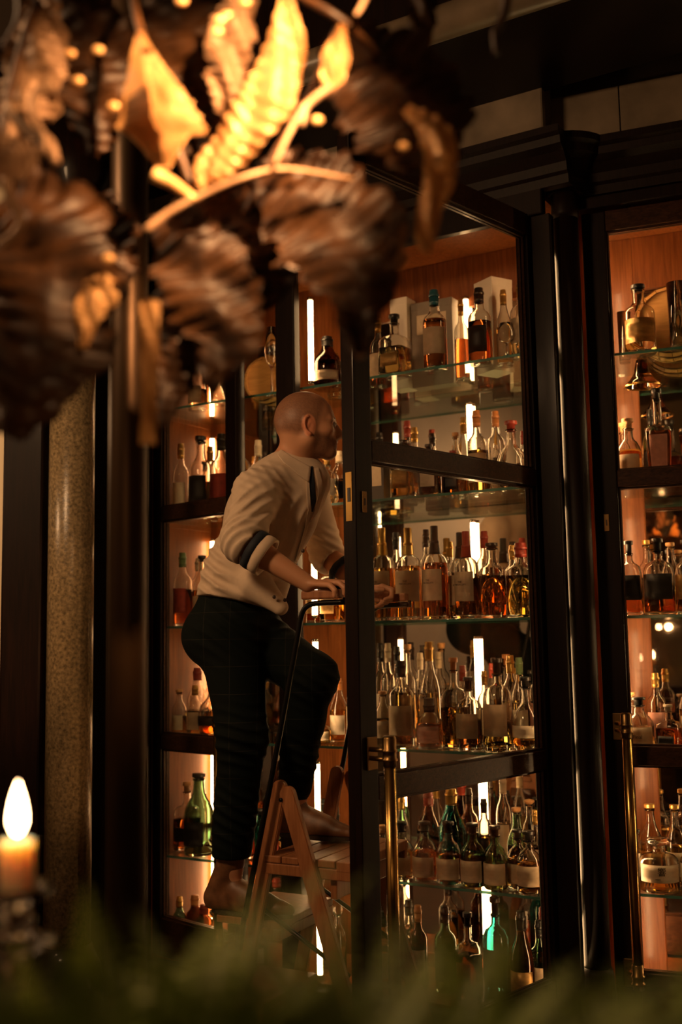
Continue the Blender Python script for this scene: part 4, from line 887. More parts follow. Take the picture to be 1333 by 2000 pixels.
B.cone(H(.088, 0, .0), H(.104, 0, -.030), .012, .010, .008)
for sd in (-1, 1): B.ell(H(.098, sd*.012, -.031), (.011, .008, .007), HM, .005)
B.cone(H(.087, -.016, -.050), H(.087, .016, -.050), .0065, .0065, .006); B.cone(H(.094, -.006, -.049), H(.094, .006, -.049), .006, .006, .006)
B.cone(H(.086, -.013, -.062), H(.086, .013, -.062), .0075, .0075, .006)
B.cone(H(.098, -.016, -.0555), H(.098, .016, -.0555), .0022, .0022, .003, cut=True)
for sd in (-1, 1):       # ears
    e = [H(-.008+.015*math.cos(a)-.004*math.sin(a), sd*(.074+.010*(1 if math.cos(a) < .3 else .2)), -.006+.029*math.sin(a)) for a in [math.radians(t) for t in (60, 90, 125, 160, 195, 230, 262)]]
    B.ell(H(-.008, sd*.071, -.006), (.012, .005, .024), HM, .004)
    B.chain(e, [.0042, .0048, .005, .0048, .0045, .0048, .0065], .0022)
    B.cone(H(-.002, sd*.078, .010), H(-.012, sd*.079, -.010), .003, .003, .003)
    B.ell(H(-.002, sd*.082, -.008), (.005, .006, .009), HM, .003, cut=True)
    B.ell(H(.004, sd*.075, -.010), (.0035, .004, .006), HM, .003)
# neck, torso core
nk = H(-.028, 0, -.055)
B.cone(nk, nbase, .053, .056, .03)
B.cone(H(-.042, 0, -.03), nbase-Fd*.008, .042, .050, .02)
B.cone(nbase-V3(0, 0, .05), shR, .04, .045, .02); B.cone(nbase-V3(0, 0, .05), shL, .04, .045, .02)
B.cone(upch, chest, .10, .105, .05); B.cone(chest, waist, .105, .10, .05); B.cone(waist, pel, .10, .11, .05)
for a, b, c in ((shR, elR, wrR), (shL, elL, wrL)):
    B.cone(a, b, .047, .037, .02); m = b+(c-b)*.30
    B.cone(b, m, .037, .038, .015); B.cone(m, c, .038, .0255, .015)
for a, b, c in ((hiR, knR, anR), (hiL, knL, anL)):
    B.cone(a, b, .082, .054, .03); m = b+(c-b)*.3-Fd*.012; B.cone(b, m, .052, .054, .02); B.cone(m, c, .054, .036, .02)
    B.cone(c, c-V3(0, 0, .05)+Fd*.01, .034, .026, .02); B.cone(c-V3(0, 0, .06)-Fd*.03, c-V3(0, 0, .076)+Fd*.11, .020, .015, .015)
# right hand: palm laid on the near grip, fingers wrapping over it
def hand(w, palm, fingers, thumb, nr):
    """w wrist; palm: four knuckle points; fingers: list of point lists starting at the knuckles; thumb: points"""
    for kp in palm: B.cone(w, kp, .0185, .0115, .008, flat=(nr, .72))
    B.cone(palm[0], palm[-1], .0105, .010, .006)
    for kp, f in zip(palm, fingers):
        B.chain([kp]+f, [.0100, .0092, .0084, .0072][:len(f)+1], .0025)
    B.chain(thumb, [.0135, .0115, .0098, .0085][:len(thumb)], .005)
gR0 = V3(-0.0975, 3.2350, 1.5167); gR1 = V3(-0.0097, 3.1850, 1.5179); gd = nrm(gR1-gR0); up = V3(0, 0, 1); sd = nrm(np.cross(up, gd))   # sd points to his left
kb = gR0+gd*.062+up*.040
pal = [kb+gd*.012+sd*.020, kb+gd*.016+sd*.002, kb+gd*.010-sd*.016, kb-gd*.002-sd*.031+up*-.006]
fing = []
for i, kp in enumerate(pal):
    L = [.040, .044, .041, .034][i]; spread = [.10, .0, -.10, -.25][i]; u_ = nrm(gd+sd*spread)
    fing.append([kp+u_*L-up*.004, kp+u_*(L+.020)-up*.021, kp+u_*(L+.018)-up*.038])
hand(wrR, pal, fing, [wrR+gd*.022+sd*.022-up*.004, wrR+gd*.050+sd*.036-up*.008, kb+gd*.006+sd*.040-up*.030, kb+gd*.030+sd*.036-up*.040], up)
# left hand: closed round the far grip, knuckles to the front
gL0 = V3(0.0522, 3.6000, 1.5253); gL1 = V3(0.1474, 3.5450, 1.5251); gd2 = nrm(gL1-gL0); sd2 = nrm(np.cross(up, gd2))
kb = gL0+gd2*.052+up*.034+sd2*.010
pal = [kb+gd2*.030+sd2*.010, kb+gd2*.020+sd2*.022-up*.006, kb+gd2*.004+sd2*.030-up*.014, kb-gd2*.012+sd2*.034-up*.022]
fing = []
for i, kp in enumerate(pal):
    L = [.036, .036, .033, .028][i]
    a = kp+gd2*(L*.9)+sd2*.006-up*.012; b = a-up*.026-sd2*.012+gd2*.004; c = b-up*.006-sd2*.022-gd2*.014
    fing.append([a, b, c])
hand(wrL, pal, fing, [wrL+gd2*.02-sd2*.016, kb+gd2*.006-sd2*.022-up*.004, kb+gd2*.030-sd2*.024-up*.010, kb+gd2*.048-sd2*.018-up*.012], up)
V, F = B.mesh(1)
# scalp shadow and beard by place on the head
q = V-head; hx, hyy, hz = q@hF, q@hL, q@hU
st = lambda x, w: np.clip(x/w+.5, 0, 1)
onh = ((np.abs(hx) < .14) & (np.abs(hyy) < .1) & (hz > -.125) & (hz < .14)).astype(float)
ear = onh*st(np.abs(hyy)-.0725, .004)*st(1-(((hx+.008)/.023)**2+((hz+.006)/.036)**2), .2)
grain = .85+.3*rng.rand(len(V))
line = np.where(hz > .02, .030+.35*(hz-.02), .030-.45*(.02-hz))
hair = onh*st(line-hx, .018)*st(hz+.040-.25*np.clip(-hx, 0, 1), .020)*(1-st(hz-.095, .02)*st(hx-.01, .02))*(1-ear)
beard = onh*st(hx-.002, .018)*st(-.026-hz-.25*np.clip(hx-.02, 0, .05), .016)*(1-ear)*(1-st(hx-.080, .006)*st(.018-np.abs(hyy), .006)*st(.008-np.abs(hz+.056), .004))*(hz > -.118)
tone = np.tile(V3(.56, .27, .145), (len(V), 1))
for w_, c_ in ((hair*.80, (.20, .090, .050)), (beard*.78, (.20, .090, .050)), (ear*.8, (.64, .24, .13))): tone += (w_*(grain if c_[0] < .5 else 1))[:, None].clip(0, 1)*(V3(*c_)-tone)
bd = fast_mesh('body', V-man_off, F, ['skin'], man)
at_ = bd.data.color_attributes.new('tone', 'FLOAT_COLOR', 'POINT'); at_.data.foreach_set('color', np.concatenate([tone, np.ones((len(V), 1))], 1).astype(np.float32).reshape(-1))
for sd_ in (-1, 1):
    c = H(.0770, sd_*.031, .004)-man_off
    bm = bmesh.new(); bmesh.ops.create_uvsphere(bm, u_segments=20, v_segments=12, radius=.0118); bmesh.ops.translate(bm, verts=bm.verts, vec=Vector(c)); e = link('eye', bm, 'eye_white', man, True)
    bm = bmesh.new(); bmesh.ops.create_uvsphere(bm, u_segments=14, v_segments=8, radius=.0055); bmesh.ops.translate(bm, verts=bm.verts, vec=Vector(c+hF*.0078)); link('iris', bm, 'iris', e, True)
    bm = bmesh.new(); tube(bm, smoothpath([Vector(H(.0870, sd_*.014, .0215)-man_off), Vector(H(.0850, sd_*.028, .026)-man_off), Vector(H(.0745, sd_*.045, .0225)-man_off)], 4), [.001]+[.0026]*6+[.002, .0008], 8); link('eyebrow', bm, 'brow_hair', man, True)

# jacket: torso and sleeves
S = Field((-.66, 2.98, 1.28), (.20, 4.10, 2.14), .0048)
col_c = nbase+V3(0, 0, .012)
S.cone(nbase-V3(0, 0, .025), upch, .056, .112, .02, flat=(Fd, .9))
S.cone(upch, chest, .112, .138, .05, flat=(Fd, .9))
S.cone(chest, waist, .142, .140, .06, flat=(Fd, .92))
hem = pel+V3(0, 0, .02)
S.cone(waist, hem, .138, .150, .05, flat=(Fd, .92))
S.cone(nbase+Ld*-.03-V3(0, 0, .03), shR, .042, .066, .04); S.cone(nbase+Ld*.03-V3(0, 0, .03), shL, .042, .064, .04)
S.cone(upch-Fd*.05-V3(0, 0, .02), chest-Fd*.06, .10, .10, .04)          # rounded back
S.cone(shR, elR, .068, .062, .03); S.cone(elR, elR+(wrR-elR)*.27, .062, .056, .02)
S.cone(shL, elL, .066, .058, .03); S.cone(elL, elL+(wrL-elL)*.40, .058, .052, .02)
S.cone(upch+Fd*.06+Ld*.02, chest+Fd*.07+Ld*.02, .085, .075, .04)     # chest front
# wrinkles
def rip(c, n, t, R, wl, am, ph=0):
    c = np.array(c); n = nrm(n); sl, X, Y, Z = S.sub(c-R, c+R); x, y, z = X-c[0], Y-c[1], Z-c[2]
    w = np.clip(1-np.sqrt(x*x+y*y+z*z)/R, 0, 1)**1.3; u_ = x*n[0]+y*n[1]+z*n[2]; tt = nrm(t); v_ = x*tt[0]+y*tt[1]+z*tt[2]
    S.a[sl] -= (w*am*2.6*(1-np.abs(np.sin(u_*PI/wl+ph+7*v_+.7*np.sin(v_*26)))**.6)).astype(np.float32)
rip(elR+V3(-.02, -.03, .03), (elR-shR)+V3(.1, 0, 0), (1, 0, 0), .12, .030, .013)
rip((shR+elR)/2+V3(0, -.04, .02), (.5, 0, -.9), (1, 0, .4), .14, .036, .012, 1)
rip(shR+V3(.02, -.02, .03), (-.5, .1, -.8), (1, 0, -.4), .14, .022, .008, .5)
rip(waist+V3(.02, -.12, -.02), (.2, 0, 1), (1, 0, -.2), .17, .045, .012, .3)
rip(waist+V3(-.10, -.08, .06), (.5, 0, 1), (1, 0, -.5), .14, .038, .011, 2)
rip(chest+V3(.06, -.12, -.06), (.8, 0, -.5), (.4, 0, 1), .14, .040, .011, .9)
rip(hem+V3(.05, -.12, .02), (1, 0, .3), (0, 0, 1), .13, .05, .010, .1)
rip(chest+V3(-.02, -.14, .05), (.7, 0, .7), (1, 0, -.7), .13, .030, .010, 1.3)
rip(pel+V3(-.06, -.14, .09), (.35, 0, 1), (1, 0, -.3), .15, .04, .010, 1.1)
rip(elL+V3(-.01, -.05, .02), (.3, 0, 1), (1, 0, 0), .12, .028, .012)
# hem: slanted cut that follows the belt; collar cut; sleeve ends
hn = nrm(pel-waist); hp_ = V3(-0.3401, 3.5000, 1.5105); nn_ = nrm((-.22, -.1, -1)); S.plane_cut(hp_, -nn_*-1)
S.cone(V3(-0.2741, 3.4100, 1.5682), V3(-0.1956, 3.3850, 1.4917), .055, .026, .03)
S.cone(elR+(wrR-elR)*.30, elR+(wrR-elR)*.62, .075, .075, .004, cut=True); S.cone(elL+(wrL-elL)*.45, wrL, .075, .07, .004, cut=True)
S.cone(nbase-(upch-nbase)*.0+V3(0, 0, .045), nk+V3(0, 0, .06), .068, .075, .004, cut=True)
V, F = S.mesh(1); jk = fast_mesh('jacket', V-man_off, F, ['shirt'], man)
# front tails of the jacket below the belt
from mathutils.bvhtree import BVHTree
_bv = BVHTree.FromPolygons([Vector(v) for v in (V-man_off)], [tuple(int(i) for i in f) for f in F])
def cloth_patch(name, rows, mat, th=.004, parent=man, snap=None):
    bm = bmesh.new(); R = [[bm.verts.new(Vector(np.array(p)-man_off)) for p in r] for r in rows]
    for A_, B_ in zip(R, R[1:]):
        for i in range(len(A_)-1): bm.faces.new((A_[i], A_[i+1], B_[i+1], B_[i]))
    bmesh.ops.subdivide_edges(bm, edges=bm.edges[:], cuts=3, use_grid_fill=True, smooth=.6)
    if snap is not None:
        for v in bm.verts:
            c_, n_, _i, _d = _bv.ray_cast(v.co-Vector((0, .25, 0)), Vector((0, 1, 0)))
            if c_ is not None: v.co = c_+n_*snap
    bmesh.ops.solidify(bm, geom=bm.faces[:], thickness=th)
    return link(name, bm, mat, parent, True)
# lapel, placket, collar, tie, cuffs, buttons
def strip(pts, w0, w1):
    P_ = [np.array(p) for p in pts]; rows = []
    for i, p in enumerate(P_):
        t = nrm(P_[min(i+1, len(P_)-1)]-P_[max(i-1, 0)]); sd_ = nrm(np.cross(t, (0, -1, 0))); w = np.interp(i/(len(P_)-1), np.linspace(0, 1, len(w0)), w0), np.interp(i/(len(P_)-1), np.linspace(0, 1, len(w1)), w1)
        rows.append([p-sd_*w[0], p, p+sd_*w[1]])
    return rows
cloth_patch('lapel', strip([(-0.1127, 3.4000, 1.9495), (-0.1064, 3.3900, 1.9065), (-0.1052, 3.3800, 1.8557), (-0.1039, 3.3700, 1.8054), (-0.1177, 3.3700, 1.7488), (-0.1344, 3.3700, 1.7005), (-0.1545, 3.3700, 1.6444)], [.006, .004, .004, .004, .004, .003, .002], [.004, .006, .008, .006, .005, .004, .003]), 'shirt', .004, snap=.005)
cloth_patch('lapel', strip([(-0.0808, 3.4300, 1.9420), (-0.0727, 3.4100, 1.9005), (-0.0715, 3.4000, 1.8578), (-0.0848, 3.3800, 1.8063), (-0.1030, 3.3750, 1.7702)], [.008, .012, .014, .008, .003], [.004, .004, .004, .004, .002]), 'shirt', .004, snap=.004)
cloth_patch('shirt_collar', [[(-0.1902, 3.4200, 2.0059), (-0.1615, 3.4000, 1.9802), (-0.1257, 3.4000, 1.9596), (-0.0964, 3.4000, 1.9442)], [(-0.1970, 3.4200, 1.9959), (-0.1715, 3.4000, 1.9654), (-0.1325, 3.4000, 1.9382), (-0.0984, 3.4000, 1.9177)], [(-0.2037, 3.4200, 1.9860), (-0.1831, 3.4000, 1.9524), (-0.1410, 3.4000, 1.9185), (-0.1021, 3.4000, 1.8913)]], 'shirt', .004, snap=.004)
cloth_patch('necktie', strip([(-0.1000, 3.4100, 1.9459), (-0.0951, 3.4000, 1.9210), (-0.0921, 3.3900, 1.8815), (-0.0924, 3.3800, 1.8391), (-0.0977, 3.3750, 1.8027)], [.010, .007, .009, .010, .004], [.010, .007, .009, .010, .004]), 'navy', .004, snap=.003)
def cuff(name, a, b, t0, t1, r, mat):
    bm = bmesh.new(); d = b-a; p0, p1 = a+d*t0, a+d*t1; n_ = 28; t = Vector(nrm(d)); u_ = t.cross(Vector((0, 0, 1))).normalized(); v_ = t.cross(u_)
    pr = [(p0, r), (p0, r+.003), (p0*.5+p1*.5, r+.0045), (p1, r+.003), (p1, r), (p1, r-.005), (p0, r-.005)]
    R = [[bm.verts.new(Vector(p-man_off)+(u_*math.cos(2*PI*k/n_)+v_*math.sin(2*PI*k/n_))*(rr+.0015*math.sin(k*1.7))) for k in range(n_)] for p, rr in pr]
    for i in range(len(R)):
        A_, B_ = R[i], R[(i+1) % len(R)]
        for k in range(n_): bm.faces.new((A_[k], A_[(k+1) % n_], B_[(k+1) % n_], B_[k]))
    return link(name, bm, mat, man, True)
cuff('sleeve_band', elR, wrR, .13, .235, .061, 'navy'); cuff('turned_cuff', elR, wrR, .235, .37, .060, 'shirt')
cuff('sleeve_band', elL, wrL, .38, .50, .053, 'navy')
for p in ((-0.1216, 3.3600, 1.6656), (-0.2120, 3.3450, 1.5227), (-0.1791, 3.3500, 1.5127)):
    bm = bmesh.new(); bmesh.ops.create_uvsphere(bm, u_segments=12, v_segments=8, radius=.006); bmesh.ops.scale(bm, vec=(1, .5, 1), verts=bm.verts); bmesh.ops.translate(bm, verts=bm.verts, vec=Vector(np.array(p)-man_off)); link('button', bm, 'button', man, True)

# trousers
T_ = Field((-.66, 3.1, .60), (.06, 4.0, 1.56), .005)
T_.cone(pel+V3(0, 0, .05), pel-V3(0, 0, .02), .128, .135, .03, flat=(Fd, .95))
T_.cone(hiR+V3(0, 0, .0)-Fd*.02, hiL-Fd*.02, .115, .115, .04)
T_.ell(pel-Fd*.055-V3(0, 0, .05), (.12, .15, .11), [Fd, Ld, (0, 0, 1)], .05)
T_.cone(hiR, knR, .108, .076, .04); T_.cone(knR, anR+V3(0, 0, .02), .074, .062, .03)
T_.cone(hiL, knL, .108, .078, .04); m = knL+(anL-knL)*.35-Fd*.015; T_.cone(knL, m, .074, .068, .03); T_.cone(m, anL+V3(0, 0, .03), .068, .054, .03)
S = T_
for c, n_, am in ((hiL+(knL-hiL)*.25, knL-hiL, .010), (knL, (.4, 0, 1), .009), (knR, (0, 0, 1), .012), (knR+(anR-knR)*.6, (.3, 0, 1), .011), (knL+(anL-knL)*.7, (.2, 0, 1), .010), (hiR, (.5, 0, 1), .012)):
    rip(np.array(c)+V3(0, -.05, 0), n_, (1, 0, .2), .15, .04, am)
T_.plane_cut(pel+V3(0, 0, .085), (0, 0, 1)); T_.cone(anR-V3(0, 0, .06), anR-V3(0, 0, .03), .08, .08, .002, cut=True); 
V, F = T_.mesh(1); tr = fast_mesh('trousers', V-man_off, F, ['trouser'], man)
# faint check lines of the cloth: thin threads laid over the thigh and shin
# shoes
def shoe(an, sole_z, yaw, L=.285):
    f = V3(math.cos(yaw), math.sin(yaw), 0); l = V3(-f[1], f[0], 0); c = V3(an[0], an[1], sole_z)
    S_ = Field(c-V3(.32, .32, .03), c+V3(.32, .32, .20), .0045)
    h0 = c-f*.055; S_.cone(h0+V3(0, 0, .038), c+f*.06+V3(0, 0, .036), .034, .036, .02); S_.cone(c+f*.05+V3(0, 0, .034), c+f*.16+V3(0, 0, .028), .040, .030, .02, flat=((0, 0, 1), .75))
    S_.cone(c+f*.15+V3(0, 0, .026), c+f*.195+V3(0, 0, .022), .029, .021, .015); S_.cone(h0+V3(0, 0, .05), np.array((an[0], an[1], an[2]+.012)), .036, .044, .02)
    S_.cone(c+f*.02+V3(0, 0, .07), c+f*.12+V3(0, 0, .045), .038, .028, .02)
    S_.plane_cut(c+V3(0, 0, .012), (0, 0, -1))
    V, F = S_.mesh(1); o = fast_mesh('shoe', V-man_off, F, ['shoe'], man)
    bm = bmesh.new(); P2 = []
    for k in range(36):
        a = 2*PI*k/36; x = .07+.138*math.cos(a); w = (.036+.010*math.exp(-((x-.13)/.05)**2)-.006*math.exp(-((x-.02)/.04)**2)); P2.append(c+f*x+l*(w*math.copysign(abs(math.sin(a))**.75, math.sin(a))))
    b = [bm.verts.new(Vector(p+V3(0, 0, .001)-man_off)) for p in P2]; t = [bm.verts.new(Vector(p+V3(0, 0, .0135)-man_off)) for p in P2]
    bm.faces.new(b[::-1]); bm.faces.new(t)
    for k in range(36): bm.faces.new((b[k], b[(k+1) % 36], t[(k+1) % 36], t[k]))
    link('sole', bm, 'shoe_sole', o)
    for j in range(3):
        p = c+f*(.055+.022*j)+V3(0, 0, .092-.012*j); bm = bmesh.new(); tube(bm, smoothpath([Vector(p-l*.018-V3(0, 0, .006)-man_off), Vector(p-man_off), Vector(p+l*.018-V3(0, 0, .006)-man_off)], 4), .0022, 8); link('lace', bm, 'shoe_sole', o, True)
shoe(anR, .547, math.radians(-22)); shoe(anL, .752, math.radians(-26))

# ------------------------------------------------------------ the stepladder
LF = Vector((.884, -.467, 0)); LL = Vector((.467, .884, 0))
LO = Vector((-.205, 3.30, 0))                 # foot point under the near hinge
lad = thing('stepladder', 'wooden folding stepladder with black handrails and slatted platform, the man on it', 'ladder', LO)
def lb(f0, f1, l0, l1, z0, z1, name, mat='ladder_wood', bev=.003, parent=None):
    return link(name, obox(bmesh.new(), (0, 0, 0), LF, LL, ZV, f0, f1, l0, l1, z0, z1, bev), mat, parent or lad)
WL = .415
def leg(l, fb, zt, w, name='leg', f0=0, lean=0):
    """flat board from the floor at forward distance fb up to the hinge, with a round top"""
    bm = bmesh.new(); d = Vector((f0-fb, zt)); Ln = d.length; d.normalize(); n = Vector((-d.y, d.x)); pts = []
    base = Vector((fb, 0.002)); pts += [base-n*w/2*1.0, base+n*w/2*1.0]
    pts[0] = Vector((fb+w/2/abs(d.y), .002)); pts[1] = Vector((fb-w/2/abs(d.y), .002))
    top = Vector((f0, zt)); a0 = math.atan2(n.y, n.x)
    arc = [top + Vector((math.cos(a0-PI*k/8), math.sin(a0-PI*k/8)))*(w/2) for k in range(9)]
    if (arc[0]-pts[1]).length > (arc[-1]-pts[1]).length: arc = arc[::-1]
    P2 = pts+arc; A_ = [bm.verts.new(LF*p.x+LL*l+ZV*p.y) for p in P2]; B_ = [bm.verts.new(LF*p.x+LL*(l+.021)+ZV*p.y) for p in P2]
    bm.faces.new(A_); bm.faces.new(B_[::-1])
    for k in range(len(P2)): bm.faces.new((A_[k], A_[(k+1) % len(P2)], B_[(k+1) % len(P2)], B_[k]))
    bmesh.ops.recalc_face_normals(bm, faces=bm.faces); bmesh.ops.bevel(bm, geom=[e for e in bm.edges if abs((e.verts[0].co-e.verts[1].co).normalized().dot(LL)) < .5], offset=.0025, segments=2, affect='EDGES')
    return link(name, bm, 'ladder_wood', lad)
for l0, l1 in ((0, .024), (WL, WL-.024)):
    leg(l0, .335, .93, .050, 'front_leg', .03); leg(l1, -.23, .945, .046, 'rear_leg', -.012)
for l in (-.003, WL+.021):
    bm = bmesh.new(); tube(bm, [LF*.012+ZV*.915+LL*(l-.002), LF*.012+ZV*.915+LL*(l+.005)], .006, 14); link('bolt', bm, 'black_metal', lad, True)
# slatted platform, slats run from side to side
for k in range(4):
    f0 = -.065+.062*k; lb(f0, f0+.058, .022, WL-.003, .724, .745, 'slat')
lb(.183, .235, .022, WL-.003, .715, .745, 'front_board')
lb(-.06, .235, .002+.021, .044, .69, .722, 'side_rail'); lb(-.06, .235, WL-.026, WL-.005, .69, .722, 'side_rail')
lb(.15, .172, .046, WL-.028, .63, .722, 'cross_rail')
# lower steps on the rear legs
for z, f in ((.545, -.128), (.30, -.19)):
    lb(f-.13, f+.10, .049, WL-.028, z-.022, z, 'step'); lb(f+.075, f+.10, .049, WL-.028, z-.055, z-.023, 'step_rail')
# folding stays
for l in (.046, WL-.030):
    bm = bmesh.new(); a = LF*-.12+ZV*.60+LL*l; b = LF*.21+ZV*.42+LL*l; tube(bm, [a, b], .007, 10); link('stay', bm, 'black_metal', lad, True)
    bm = bmesh.new(); a = LF*.14+ZV*.71+LL*l; b = LF*.27+ZV*.30+LL*l
# handrails
for l, tag_ in ((-.013, 0), (WL+.034, 1)):
    pts = [LF*-.13+ZV*.50+LL*l, LF*-.022+ZV*.94+LL*l, LF*.075+ZV*1.36+LL*l, LF*.098+ZV*1.46+LL*l, LF*.120+ZV*1.490+LL*l, LF*.16+ZV*1.497+LL*l, LF*.245+ZV*1.498+LL*l]
    bm = bmesh.new(); tube(bm, smoothpath(pts, 6), .0085, 14); h = link('handrail', bm, 'black_metal', lad, True)
    link('grip', obox(bmesh.new(), (0, 0, 0), LF, LL, ZV, .105, .238, l-.017, l+.017, 1.508, 1.536, .006), 'ladder_wood', h)
    bm = bmesh.new(); tube(bm, [LF*.246+ZV*1.49+LL*l, LF*.246+ZV*1.512+LL*l], .006, 12); link('bolt', bm, 'black_metal', h, True)

# ------------------------------------------------------------ foreground: dried leaves, candle, ferns
def leaf(name, pts, widths, mat, fold=.25, ripple=.004, freq=16, roll=0.0, parent=None, tilt=0.0, seed=0, edge=.12):
    """dried leaf: mid-rib through pts, half widths, folded along the rib, rippled across, with a ragged rim"""
    rs = np.random.RandomState(seed); P_ = smoothpath(pts, 18); n = len(P_); M = 10; bm = bmesh.new(); rows = []
    W_ = np.interp(np.linspace(0, 1, n), np.linspace(0, 1, len(widths)), widths); ph = rs.uniform(0, 6, 6)
    for i, p in enumerate(P_):
        t = (P_[min(i+1, n-1)]-P_[max(i-1, 0)]).normalized(); view = Vector((math.sin(tilt), -math.cos(tilt), 0))
        sdv = t.cross(view).normalized(); nn = sdv.cross(t).normalized(); a = i/(n-1); row = []
        for j in range(-M, M+1):
            u_ = j/M; w = W_[i]*(1+edge*math.sin(9*a*PI+ph[0]+(2 if j > 0 else 0))*abs(u_)+edge*.6*math.sin(23*a*PI+ph[1])*abs(u_))
            ang = roll*u_
            x = w*u_*math.cos(ang*.6); z = -fold*abs(u_)*w + ripple*math.sin(a*freq*PI+abs(u_)*3+ph[2])*abs(u_)**.7 + ripple*1.2*math.sin(a*5*PI+u_*4+ph[3]) + w*roll*.4*u_*u_
            row.append(bm.verts.new(p+sdv*x+nn*z))
        rows.append(row)
    for A_, B_ in zip(rows, rows[1:]):
        for j in range(2*M): bm.faces.new((A_[j], A_[j+1], B_[j+1], B_[j]))
    bmesh.ops.solidify(bm, geom=bm.faces[:], thickness=.0012)
    return link(name, bm, mat, parent, True)
org = Vector((-0.3845, 1.9000, 2.6574))
arr = thing('dried_leaf_spray', 'spray of big curled dried gold and brown leaves hanging from the bronze pole', 'dried leaves', (0, 0, 0))
arr.location = (0, 0, 0)
